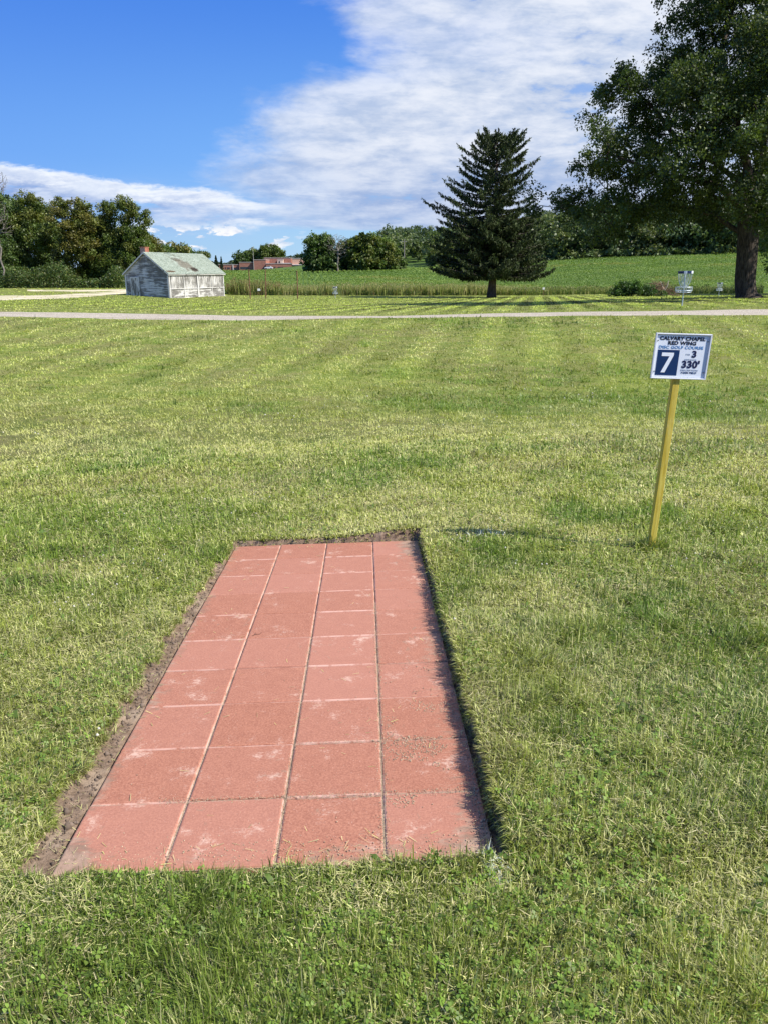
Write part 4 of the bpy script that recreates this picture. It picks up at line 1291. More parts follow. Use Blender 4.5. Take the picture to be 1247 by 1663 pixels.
# ---- big spruce
def build_spruce():
    g = np.random.default_rng(77)
    Y0 = 85.0; p = at(797, 484, Y0); b = Vector((p.x, Y0, gz(p.x, Y0)))
    root = empty('spruce_tree', tuple(b)); tag(root, 'tall dark spruce with drooping boughs standing alone on the mown lawn', 'tree')
    H = at(800, 224, Y0).z - b.z
    kx = Y0 / (F / CT)
    hh = lambda py: at(797, py, Y0).z - b.z
    prof = [(452, 106, 98), (430, 100, 94), (405, 86, 92), (385, 98, 80), (355, 96, 72), (330, 88, 60), (305, 66, 50), (285, 60, 62), (262, 50, 60), (240, 37, 41), (228, 23, 25), (218, 12, 13), (210, 5, 5)]
    ph = np.array([hh(q[0]) for q in prof]); pl = np.array([q[1] * kx for q in prof]); pr = np.array([q[2] * kx for q in prof])
    tr = MB(); pts = []; rs = []
    for i in range(12):
        t = i / 11; pts.append((.1 * math.sin(t * 4), .05 * math.cos(t * 5), -.3 + (H + .1) * t)); rs.append(.46 * (1 - t) ** .8 + .03)
    rs[0] = .62
    tr.tube([(0, 0, -.3), (0, 0, 0)], [.62, .54], 10)
    tr.tube(pts, rs, 10)
    TC = []; TD = []; TL = []
    h = 2.95
    while h < H - .2:
        nb = (int(g.integers(8, 12)) if h < 9.5 else int(g.integers(6, 9))) if h > 3.4 else 15
        a0 = g.uniform(0, 6.283)
        for k in range(nb):
            a = a0 + 6.283 * k / nb + g.normal(0, .22)
            cs = math.cos(a); wl = (1 - cs) / 2
            L = (np.interp(h, ph, pl) * wl + np.interp(h, ph, pr) * (1 - wl)) * g.uniform(.64, 1.04) * (1 + .24 * (float(fbm(np.array([a * 1.6 + 20]), np.array([h * .45]), 1.0, 400, 2)[0]) - .5) * 2)
            f = sstep(.35, .95, h / H)
            if g.random() < .20 and 8.5 < h < 15: continue
            hb = h + g.normal(0, .12)
            bp = []
            for i in range(8):
                t = i / 7
                z = hb + L * ((.02 + .20 * f) * t + (-.30 * (1 - f)) * math.sin(t * math.pi * .8) * .5 + (.04 + .22 * f) * t * t)
                bend = a + .12 * math.sin(t * 3 + k)
                bp.append(np.array([L * t * math.cos(bend), L * t * math.sin(bend), z]))
            r0 = .035 + .012 * L
            tr.tube([Vector(q) for q in bp[:7]], [r0 * (1 - .13 * i) for i in range(7)], 4, cap=False)
            ns = int(6 + L * (4.6 - 1.4 * f))
            for q in range(ns):
                t = .16 + .84 * (q + g.random()) / ns
                i = min(int(t * 7), 6); u = t * 7 - i
                pos = bp[i] * (1 - u) + bp[i + 1] * u
                side = (-1) ** q
                ta = a + side * g.uniform(.5, 1.25)
                tl = (.35 + .85 * (1 - t) * min(L / 4, 1.2)) * g.uniform(.7, 1.2)
                dz = g.uniform(-.45, -.05) * (1 - .7 * f) + .25 * f
                TC.append(pos); TD.append((math.cos(ta), math.sin(ta), dz)); TL.append(tl)
            TC.append(bp[7]); d = bp[7] - bp[6]; d /= np.linalg.norm(d); TD.append(tuple(d)); TL.append(.45)
            TC.append(bp[6]); TD.append(tuple(d)); TL.append(.5)
        h += g.uniform(.30, .44) if h < 8.5 else (g.uniform(.38, .62) if h < H * .85 else g.uniform(.34, .5))
    tr.build('trunk', M_BARK3, root, smooth=True)
    TC = np.array(TC); TD = np.array(TD); TD /= np.linalg.norm(TD, axis=1)[:, None]; TL = np.array(TL)
    per = 23; n = len(TC) * per
    idx = np.repeat(np.arange(len(TC)), per); s = g.random(n)
    C = TC[idx] + TD[idx] * (TL[idx] * s)[:, None]
    # shoots: half along the twig, half hanging
    hang = g.random(n) < .45
    ax = np.where(hang[:, None], np.stack([g.normal(0, .25, n), g.normal(0, .25, n), -np.ones(n)], 1), TD[idx] + g.normal(0, .45, (n, 3)))
    ax /= np.linalg.norm(ax, axis=1)[:, None]
    ln = g.uniform(.14, .34, n) * np.where(hang, 1.15, 1.0); wd = g.uniform(.035, .075, n)
    rv = g.normal(0, 1, (n, 3)); bb = np.cross(ax, rv); bb /= np.linalg.norm(bb, axis=1)[:, None]
    V = np.stack([C - bb * (wd * .5)[:, None], C + ax * (ln * .5)[:, None] - bb * wd[:, None] * .8, C + ax * ln[:, None], C + ax * (ln * .5)[:, None] + bb * wd[:, None] * .8], 1).reshape(-1, 3)
    cc = np.array([[.032, .045, .013]]) * g.uniform(.55, 1.7, (len(TC), 1))[idx] * g.uniform(.7, 1.4, (n, 1))
    tipf = (s > .7)[:, None] * np.array([[.012, .016, .002]]); cc = cc + tipf
    k = np.arange(n) * 4
    np_mesh('crown', V, [np.stack([k, k + 1, k + 2, k + 3], 1)], M_NEEDLE, root, np.repeat(cc, 4, 0))
build_spruce()

# ---- hillside wood (reads as one mass)
def build_wood():
    g = np.random.default_rng(314)
    CL = []; CC = []; SZ = []; ST_ = []
    pal = np.array([(.075, .115, .040), (.098, .138, .044), (.115, .152, .050), (.068, .104, .042), (.130, .155, .052)])
    n = 0
    while n < 560:
        px = g.uniform(615, 1330); Y = g.uniform(306, 520) if g.random() < .7 else g.uniform(306, 335)
        if px < 640 and Y < 400: continue
        if px < 700 and Y < 345: continue
        if px < 860 and Y < 312: continue
        p = at(px, 440, Y); z = gz(p.x, Y); H = g.uniform(9, 15) * (1.0 if Y > 330 else (1.35 if px > 850 else .8)); W = H * g.uniform(.34, .46)
        col = pal[g.integers(0, len(pal))] * g.uniform(.8, 1.25)
        nc = 22
        d = g.normal(0, 1, (nc, 3)); d /= np.linalg.norm(d, axis=1)[:, None]; d *= (g.random(nc) ** .35)[:, None]
        c = np.array([p.x, Y, z + H * .56]) + d * np.array([W, W, H * .44])
        for q in c: CL.append(q); CC.append(col * g.uniform(.85, 1.15)); SZ.append(W * .36)
        ST_.append((p.x, Y, z, H)); n += 1
    # shrubs along the foot of the wood
    for q in range(260):
        px = g.uniform(690, 1330); Y = 305 + g.uniform(0, 6); 
        if px < 860: Y += 8
        p = at(px, 440, Y); z = gz(p.x, Y); CL.append(np.array([p.x, Y, z + g.uniform(.5, 2.5)])); CC.append(pal[g.integers(0, 5)] * g.uniform(.9, 1.4)); SZ.append(1.5)
    CL = np.array(CL); CC = np.array(CC); SZ = np.array(SZ)
    per = 26; m = len(CL) * per; idx = np.repeat(np.arange(len(CL)), per)
    d = g.normal(0, 1, (m, 3)); d /= np.linalg.norm(d, axis=1)[:, None]; d *= (g.random(m) ** .4)[:, None] * SZ[idx][:, None]; d[:, 2] *= .8
    V, T = quads_from(CL[idx] + d, g.uniform(.7, 1.6, m), g, CC[idx] * g.uniform(.75, 1.25, (m, 1)))
    k = np.arange(m) * 4
    o = np_mesh('hillside_wood', V, [np.stack([k, k + 1, k + 2, k + 3], 1)], M_LEAF, None, T)
    tag(o, 'dense green wood covering the hillside beyond the field', 'wood', kind='stuff')
    # distant hedge line left of the school
    m = 9000; px = g.uniform(250, 600, m); Y = g.uniform(560, 600, m)
    z_ = zrel(440, Y); X = (px - CX) / F * (Y * CT - z_ * ST)
    top = 3.0 + 5 * fbm(px, px * 0, 14, 77, 3)
    C = np.stack([X, Y, ground_z(X, Y) + g.random(m) ** .7 * top], 1)
    cc = np.array([[.045, .068, .030]]) * g.uniform(.6, 1.5, (m, 1))
    V, T = quads_from(C, g.uniform(.8, 2.0, m), g, cc); k = np.arange(m) * 4
    o = np_mesh('distant_treeline', V, [np.stack([k, k + 1, k + 2, k + 3], 1)], M_LEAF, None, T)
    tag(o, 'low distant line of trees on the horizon behind the school', 'treeline', kind='stuff')
    # woodland undergrowth at the left
    m = 16000; px = g.uniform(-60, 206, m); Y = g.uniform(103.5, 108, m); z_ = zrel(466, Y)
    X = (px - CX) / F * (Y * CT - z_ * ST); top = .3 + 5.5 * fbm(X, X * 0, 4.0, 78, 4) ** 2.6
    Y = Y + 1.5 * (fbm(X, X * 0, 2.2, 79, 3) - .5)
    C = np.stack([X, Y, ground_z(X, Y) + g.random(m) * top], 1)
    cc = np.where(g.random((m, 1)) < .3, np.array([[.13, .15, .04]]), np.array([[.065, .11, .025]])) * g.uniform(.6, 1.4, (m, 1))
    V, T = quads_from(C, g.uniform(.14, .34, m), g, cc); k = np.arange(m) * 4
    o = np_mesh('undergrowth', V, [np.stack([k, k + 1, k + 2, k + 3], 1)], M_LEAF, None, T)
    tag(o, 'tangled low undergrowth along the foot of the woodland', 'undergrowth', kind='stuff')
build_wood()

# ================================================================== FIELD CROPS AND WEEDS
def build_field():
    g = np.random.default_rng(99)
    n = 230000
    q = -.25; r = (98 ** q + g.random(n) * (312 ** q - 98 ** q)) ** (1 / q)
    a = g.uniform(-.205, .56, n); X = r * a; Y = r
    # rows
    row = .76 * np.maximum(1, np.round(r / 110))
    ang = .10
    uu = X * math.cos(ang) + Y * math.sin(ang)
    sh = (np.round(uu / row) * row + g.normal(0, .17, n) * row - uu)
    X = X + sh * math.cos(ang) * .8; Y = Y + sh * math.sin(ang) * .8
    patch = fbm(X, Y, 16, 201, 4); streak = fbm(X / 8, Y, 5, 202, 4); weed = fbm(X, Y, 3, 203, 3)
    h = .62 + .25 * (patch - .5) + .12 * g.random(n)
    ok = (Y > 98.5) & ~((np.abs((X / Y) - .035) < .03) & (Y > 285)) 
    Z = ground_z(X, Y) + h * g.random(n) ** .35
    C = np.stack([X, Y, Z], 1)[ok]; m = len(C)
    base = np.array([.125, .200, .042])
    lite = np.array([.19, .27, .058])
    f = sstep(.46, .56, patch * .35 + streak * .65)[ok][:, None]
    cc = base * (1 - f) + lite * f
    yel = (sstep(.66, .75, patch)[ok] > g.random(m))[:, None]; cc = np.where(yel, np.array([[.22, .24, .06]]), cc)
    top = (g.random(m) < .10)[:, None] * (r[ok] < 170)[:, None]; cc = np.where(top, np.array([[.20, .26, .08]]), cc)
    cc = cc * g.uniform(.75, 1.25, (m, 1))
    V, T = quads_from(C, (.13 * (r[ok] / 100) ** .9) * g.uniform(.7, 1.5, m), g, cc, .8, flat=1.4)
    k = np.arange(m) * 4
    o = np_mesh('soybean_field', V, [np.stack([k, k + 1, k + 2, k + 3], 1)], M_CROP, None, T)
    tag(o, 'leafy green soybean crop covering the sloping field', 'crop', kind='stuff')
    # tall weeds and grasses along the field edge
    n = 34000
    px = g.uniform(364, 1247, n); Y = 95 + g.random(n) ** 1.2 * 5.5 + .8 * (fbm(px, px * 0, 14, 204, 3) - .5)
    keep = g.random(n) < np.interp(px, [364, 450, 520, 830, 860, 985, 1060, 1247], [1, .95, .9, .9, .55, .5, .35, .35]); px, Y = px[keep], Y[keep]; n = len(px)
    X = (px - CX) / (F / CT) * Y * .995
    Z = ground_z(X, Y)
    Hh = np.interp(px, [364, 372, 440, 470, 560, 800, 830, 985, 1100, 1247], [1.4, 1.8, 1.6, 1.15, 1.2, 1.25, .85, .8, .75, .8])
    H = Hh * (.45 + .6 * g.random(n)) * (.7 + .6 * fbm(px, Y, 6, 205, 3))
    A = g.uniform(0, 6.283, n); ln = np.abs(g.normal(0, .16, n)) * H; W = g.uniform(.02, .055, n)
    tw = g.uniform(0, 6.283, n); s = np.stack([np.cos(tw) * W, np.sin(tw) * W, 0 * W], 1)
    base = np.stack([X, Y, Z], 1); tip = base + np.stack([np.cos(A) * ln, np.sin(A) * ln, H], 1); mid = base * .45 + tip * .55 - np.stack([np.cos(A) * ln * .2, np.sin(A) * ln * .2, 0 * H], 1)
    V = np.stack([base - s * .5, base + s * .5, mid + s * .6, tip, mid - s * .6], 1).reshape(-1, 3)
    k = np.arange(n) * 5; P5 = np.stack([k + i for i in range(5)], 1)
    pal = np.array([(.19, .24, .055), (.32, .33, .11), (.46, .42, .19), (.26, .17, .08), (.13, .20, .04)])
    wl = np.array([[.33, .2, .12, .15, .2], [.34, .36, .14, .03, .13], [.5, .2, .05, .02, .23]])
    z_ = np.where(px < 455, 0, np.where(px < 830, 1, 2)); u = g.random(n); cum = np.cumsum(wl, 1)[z_]
    ci = (u[:, None] > cum).sum(1).clip(0, 4); cc = pal[ci] * g.uniform(.7, 1.25, (n, 1))
    V2c = []; 
    hd = g.random(n) < .25; C2 = tip[hd][:, None, :] + g.normal(0, .05, (hd.sum(), 3, 3)); C2 = C2.reshape(-1, 3)
    c2 = np.repeat(np.where((px[hd] < 455)[:, None], np.array([[.22, .13, .07]]), np.array([[.36, .33, .15]])), 3, 0) * g.uniform(.7, 1.2, (len(C2), 1))
    Vh, Th = quads_from(C2, g.uniform(.05, .13, len(C2)), g, c2); kh = np.arange(len(C2)) * 4 + len(V)
    # leafy bushes mixed in at the foot
    m = 15000; pxl = g.uniform(366, 1247, m); Yl = 94.8 + g.random(m) * 5; Xl = (pxl - CX) / (F / CT) * Yl * .995
    hl = np.interp(pxl, [366, 380, 440, 470, 830, 850, 985, 1247], [.9, 1.4, 1.2, .5, .5, .8, .8, .95]) * (.5 + fbm(pxl, pxl * 0, 9, 207, 3))
    Cl = np.stack([Xl, Yl, ground_z(Xl, Yl) + g.random(m) * hl], 1)
    cl_ = np.where(g.random((m, 1)) < .35, np.array([[.16, .2, .05]]), np.array([[.075, .13, .03]])) * g.uniform(.6, 1.3, (m, 1))
    Vl, Tl = quads_from(Cl, g.uniform(.08, .2, m), g, cl_); kl = np.arange(m) * 4 + len(V) + len(Vh)
    o = np_mesh('tall_weeds', np.concatenate([V, Vh, Vl]), [P5, np.stack([kh, kh + 1, kh + 2, kh + 3], 1), np.stack([kl, kl + 1, kl + 2, kl + 3], 1)], M_CROP, None,
                np.concatenate([np.repeat(cc, 5, 0), Th, Tl]))
    tag(o, 'strip of tall uncut weeds and seeding grass between lawn and field', 'weeds', kind='stuff')
build_field()

def build_bush():
    Y0 = 76.0
    def bush(name, lab, arr, ncl, clr, lpc, leaf, cols, seed, px, cat='bush'):
        p = at(px, 479, Y0); b = Vector((p.x, Y0, gz(p.x, Y0)))
        off = (at(px, 479, Y0) - b)
        lob = [(x, y, z - off.z, rx, ry, rz) for (x, y, z, rx, ry, rz) in px_lobes(b, Y0, arr)]
        return tree(name, lab, cat, None, b, lob, ncl, clr * .6, clr, lpc, leaf, cols, M_BARK2, .05, [(0, 0, 0), (0, 0, .2), (.05, 0, .45)], seed, r_tip=.012, tw=.4)
    bush('bush', 'round leafy green bush at the edge of the field, left of the nearest basket', [(1012, 468, 16, 11, 0), (1030, 465, 21, 12, 0), (1046, 469, 15, 10, 0), (1000, 474, 14, 6, 0), (1060, 475, 16, 4, -.5)], 110, .32, 150, .13,
         [(.06, .12, .022), (.10, .18, .03), (.045, .09, .02)], 301, 1025)
    # dead branch pile
    g = random.Random(9); p = at(1067, 478, Y0 + 1); z = gz(p.x, Y0 + 1)
    root = empty('brush_pile', (p.x, Y0 + 1, z)); tag(root, 'heap of dead brown branches with one pale forked limb beside the green bush', 'brush pile')
    brown = simple('dead_wood', (.20, .115, .075), .9, .3, 5); pale = simple('pale_dead_wood', (.55, .47, .38), .8, .15, 5)
    b = MB()
    for i in range(420):
        x = g.gauss(0, 1.0); y = g.gauss(0, .7); h0 = max(0, 1.5 - abs(x) * .55) * g.random()
        a = g.uniform(0, 6.28); l = g.uniform(.3, 1.0); u = g.uniform(-.2, .6)
        q = Vector((x, y, h0)); d = Vector((math.cos(a), math.sin(a), u)) * l
        m = q + d * .5 + Vector((g.gauss(0, .08), g.gauss(0, .08), g.gauss(0, .06)))
        e = q + d; e.z = max(e.z, .02)
        b.tube([q, m, e], [.022, .016, .008], 3, cap=False)
    b.build('branches', brown, root)
    w = MB().tube([(.35, -.8, .55), (.55, -.9, 1.0), (.62, -.9, 1.5)], [.06, .05, .03], 5).tube([(.38, -.8, .6), (.05, -.9, 1.0), (-.15, -.9, 1.45)], [.05, .035, .02], 5)
    w.build('forked_limb', pale, root)
build_bush()

# ================================================================== WOODEN SHED
def build_shed():
    phi = rad(22); C = at(277, 486, 81.1); zb = C.z
    w, L, H, rise = 5.58, 10.15, 2.62, 2.05
    root = empty('wooden_shed', (C.x, C.y, zb), math.pi / 2 - phi)
    tag(root, 'weathered wooden shed with peeling white paint and a faded green shingle roof', 'shed')
    def paint(name, vec, amt, off=0.0):
        m, n = mat(name); P = n.objc(); v = n.vmul(P, vec)
        a = n.noise(v, 1.0, 7, .68, .3); b = n.noise(P, .55, 5, .6); wv = n.noise(n.vmul(P, tuple(q * 5 for q in vec)), 1.0, 5, .7)
        wood = n.mix(wv.ss(.35, .65), (.105, .10, .09), (.27, .255, .23))
        wh = n.mix(wv.ss(.3, .7), (.50, .49, .46), (.70, .68, .64))
        c = n.mix((a * .6 + b * .4 + off).ss(.5 - amt * .12 - .03, .5 - amt * .12 + .05), wood, wh)
        n.pbsdf(c, .85, n.bump(wv, .5, .01), spec=.15)
        return m
    mg = paint('gable_boards_paint', (3, .55, 8), -.05); ml = paint('side_boards_paint', (.6, 3, 7), -.10); mp = paint('plank_paint', (11, 3, .8), -.04)
    mt = paint('trim_paint', (4, 4, 2), .8); md = paint('door_paint', (4, 5, 1), .1)
    rr = random.Random(4)
    # inner shell
    sh = MB(); e = .02
    prof = [(e, 0), (w - e, 0), (w - e, H), (w / 2, H + rise - .02), (e, H)]
    V = [(e, y, z) for y, z in prof] + [(L - e, y, z) for y, z in prof]
    sh.add(V, [(4, 3, 2, 1, 0), (5, 6, 7, 8, 9)] + [(i, (i + 1) % 5, (i + 1) % 5 + 5, i + 5) for i in range(5)])
    wall = sh.build('wall', simple('dark_timber', (.07, .07, .07), .9, .2), root)
    # gable clapboards, both ends
    bh = .125
    def gable(xa, sg, name):
        b = MB(); z = .08
        while z < H + rise - .05:
            z1 = min(z + bh, H + rise - .02)
            def span(zz):
                if zz <= H: return 0.0, w
                t = (zz - H) / rise * w / 2; return t, w - t
            cuts = [None]
            a0, b0 = span(z); a1, b1 = span(z1)
            if b1 - a1 < .1: break
            sp_ = [(0.0, rr.uniform(.3, .7)), (0, 1)]
            t = rr.uniform(.3, .7)
            for u0, u1 in ((0, t - .0008), (t + .0008, 1)):
                o1 = sg * (.024 + rr.uniform(-.003, .004)); o2 = sg * .004
                if rr.random() < .05: o1 *= .5
                q = lambda u, A, B: A + (B - A) * u
                vs = [(xa - o1, q(u0, a0, b0), z - .012), (xa - o1, q(u1, a0, b0), z - .012 + rr.uniform(-.004, .004)), (xa - o2, q(u1, a1, b1), z1), (xa - o2, q(u0, a1, b1), z1),
                      (xa, q(u0, a0, b0), z - .012), (xa, q(u1, a0, b0), z - .012), (xa, q(u1, a1, b1), z1), (xa, q(u0, a1, b1), z1)]
                b.add(vs, [(0, 3, 2, 1), (0, 1, 5, 4), (0, 4, 7, 3), (1, 2, 6, 5), (3, 7, 6, 2)])
            z = z1
        return b.build(name, mg, root)
    gable(e, 1, 'gable_boards'); gable(L - e, -1, 'gable_boards')
    def side(ya, sg, z0, zt):
        b = MB(); z = z0
        while z < zt - .02:
            z1 = min(z + bh, zt); x = 0
            while x < L:
                x1 = min(x + rr.uniform(2.2, 4), L)
                o1 = sg * (.024 + rr.uniform(-.003, .004)); o2 = sg * .004
                b.add([(x + .002, ya - o1, z - .012), (x1, ya - o1, z - .012), (x1, ya - o2, z1), (x + .002, ya - o2, z1),
                       (x + .002, ya, z - .012), (x1, ya, z - .012), (x1, ya, z1), (x + .002, ya, z1)], [(0, 1, 2, 3), (0, 4, 5, 1), (0, 3, 7, 4), (1, 5, 6, 2), (3, 2, 6, 7)])
                x = x1
            z = z1
        return b.build('side_boards', ml, root)
    side(e, 1, .08, .98); side(w - e, -1, .08, H)
    # planked-over window bays on the sunny side
    for (a, c) in ((.035, .245), (.262, .475), (.525, .745), (.765, .975)):
        b = MB(); x = a * L
        while x < c * L - .05:
            x1 = min(x + rr.uniform(.16, .24), c * L)
            b.box(((x + x1) / 2, -.012 + rr.uniform(-.003, .003), 1.05 + .675 + rr.uniform(-.01, .01)), (x1 - x - rr.uniform(.004, .012), .025, 1.36), None, .003); x = x1
        b.build('window_planks', mp, root)
    t = MB()
    for f, wd in ((.012, .15), (.254, .10), (.50, .26), (.755, .10), (.988, .15)):
        t.box((f * L, -.034, 1.30), (wd, .03, 2.5), None, .003)
    t.box((L / 2, -.040, 1.02), (L, .045, .07), None, .003); t.box((L / 2, -.030, 2.46), (L, .03, .16), None, .003)
    t.build('trim', mt, root)
    for yy in (.06, w - .06): MB().box((-.03, yy, 1.31), (.035, .16, 2.52), None, .003).build('corner_board', mt, root)
    # door
    dy = w * .775; dw, dh = .92, 1.98
    d = MB()
    d.box((-.040, dy, .12 + dh / 2), (.03, dw, dh), None, .003)
    for (z0_, z1_) in ((.30, .95), (1.12, 1.95)):
        for s in (-1, 1): d.box((-.062, dy + s * (dw / 2 - .07), (z0_ + z1_) / 2), (.014, .13, z1_ - z0_))
    for zz in (.2, 1.03, 2.03): d.box((-.0625, dy, zz), (.016, dw - .01, .15))
    dr = d.build('door', md, root)
    f = MB()
    for s in (-1, 1): f.box((-.048, dy + s * (dw / 2 + .06), .12 + dh / 2), (.05, .11, dh), None, .003)
    f.box((-.050, dy, .12 + dh + .06), (.055, dw + .26, .12), None, .003)
    f.build('door_frame', mt, dr)
    MB().tube([(-.09, dy - dw / 2 + .08, 1.0), (-.12, dy - dw / 2 + .08, 1.0)], .03, 8).build('handle', simple('rusty_knob', (.12, .08, .05), .6, .2), dr)
    # foundation stones
    fo = MB()
    x = 0
    while x < L:
        q = rr.uniform(.3, .6); fo.box((x + q / 2, -.03, -.06), (q - .02, .22, .26), None, .03); x += q
    fo.build('foundation', simple('old_concrete', (.40, .38, .34), .9, .2, 4, bump=.02), root)
    # roof of stepped shingle courses
    m, n = mat('green_shingles'); P = n.objc()
    x_, y_, z_ = n.sep(P)
    a = n.noise(n.vmul(P, (5.5, 7, 7)), 1.0, 4, .75); b = n.noise(P, 1.1, 5, .6); fn = n.noise(P, 11, 4, .8)
    c = n.mix((a * .55 + fn * .45).ss(.38, .62), (.15, .19, .145), (.38, .42, .35))
    c = n.mix(b.ss(.5, .7) * .35, c, (.40, .46, .40))
    # bare weathered patch
    px = (x_ - 4.2) / 1.25; pz = (z_ - 3.55) / .85
    dd = (px * px + pz * pz).pow(.5) + (a - .5) * 2.4 + (b - .5) * 2.0
    c = n.mix(dd.ss(1.15, .6) * (fn * .6 + .4), c, (.16, .13, .10))
    p2 = (x_ - 5.2) / .7; z2 = (z_ - 2.98) / .25; d2 = (p2 * p2 + z2 * z2).pow(.5) + (fn - .5) * 2.0
    c = n.mix(d2.ss(1.0, .7), c, (.05, .04, .03))
    p3 = (x_ - .7) / .9; z3 = (z_ - 2.78) / .10; d3 = (p3 * p3 + z3 * z3).pow(.5) + (fn - .5) * 2.0
    c = n.mix(d3.ss(1.0, .7) * .9, c, (.10, .06, .035))
    n.pbsdf(c, .9, n.bump(fn, .6, .02), spec=.1)
    ov, og = .22, .20
    sl = math.hypot(w / 2, rise); ux = (w / 2) / sl; uz = rise / sl
    for sgn in (1, -1):
        rb = MB(); rows = 25; tot = sl + ov
        for r_ in range(rows):
            s0 = r_ * tot / rows; s1 = (r_ + 1) * tot / rows + .05
            x = -og - rr.uniform(0, .3)
            while x < L + og:
                x1 = x + rr.uniform(.75, 1.1); xa, xb = max(x, -og), min(x1, L + og) - .006
                x = x1
                if xb - xa < .03: continue
                jt = rr.uniform(-.012, .012); lf = rr.uniform(0, .008)
                if r_ < 14 and 3.4 < (xa + xb) / 2 < 5.0 and rr.random() < .3: lf += rr.uniform(.01, .05)
                def pt(x_, s, off):
                    yy = w / 2 - sgn * (s * ux); zz = H + rise + .03 - s * uz
                    return (x_, yy - sgn * uz * off, zz + ux * off)
                A, B_ = s0, s1 + jt
                vs = [pt(xa, A, .010), pt(xb, A, .010), pt(xb, B_, .034 + lf), pt(xa, B_, .034 + lf), pt(xa, A, 0), pt(xb, A, 0), pt(xb, B_, .018 + lf * .6), pt(xa, B_, .018 + lf * .6)]
                rb.add(vs, [(0, 1, 2, 3), (7, 6, 5, 4), (3, 2, 6, 7), (0, 3, 7, 4), (1, 5, 6, 2), (0, 4, 5, 1)])
        rf = rb.build('roof', m, root)
        # fascia and deck
        fb = MB(); q = sl + ov
        for xx in (-og + .01, L + og - .01):
            vs = []
            for s in (0, q):
                yy = w / 2 - sgn * s * ux; zz = H + rise + .03 - s * uz
                for dx in (-.012, .012):
                    for dn in (-.004, -.15): vs.append((xx + dx, yy, zz + dn))
            fb.add(vs, [(0, 1, 3, 2), (4, 6, 7, 5), (0, 4, 5, 1), (2, 3, 7, 6), (0, 2, 6, 4), (1, 5, 7, 3)])
        yy = w / 2 - sgn * q * ux; zz = H + rise + .03 - q * uz
        fb.box((L / 2, yy + sgn * .02, zz - .07), (L + 2 * og - .06, .025, .11))
        fb.build('fascia', mt, rf)
    # chimney
    mbk, nb = mat('chimney_brick'); bt = nb.node('ShaderNodeTexBrick'); nb.con(nb.vmul(nb.objc(), (1, 1, 1)), bt.inputs[0])
    bt.inputs['Color1'].default_value = (.30, .10, .06, 1); bt.inputs['Color2'].default_value = (.38, .15, .09, 1); bt.inputs['Mortar'].default_value = (.4, .36, .32, 1); bt.inputs['Scale'].default_value = 4
    nb.pbsdf(nb.out(bt), .9, spec=.1)
    ch = MB().box((.62, w / 2 + .42, H + rise + .02), (.62, .62, .9), None, .01); ch.box((.62, w / 2 + .42, H + rise + .50), (.70, .70, .08), None, .01)
    ch.build('chimney', mbk, root)
    # concrete step in front of the door: its own thing
    o = MB(); o.box((-.75, 0, .09), (1.3, 2.1, .34), None, .02); o.box((-1.62, .1, -.01), (.5, 2.0, .2), None, .02)
    st = o.build('doorstep', simple('step_concrete', (.46, .43, .37), .9, .2, 3, bump=.02))
    rot = Matrix.Rotation(math.pi / 2 - phi, 4, 'Z'); st.matrix_world = Matrix.Translation((C.x, C.y, zb)) @ rot @ Matrix.Translation((.0, dy, 0))
    tag(st, 'low concrete doorstep in front of the shed door', 'step')
build_shed()

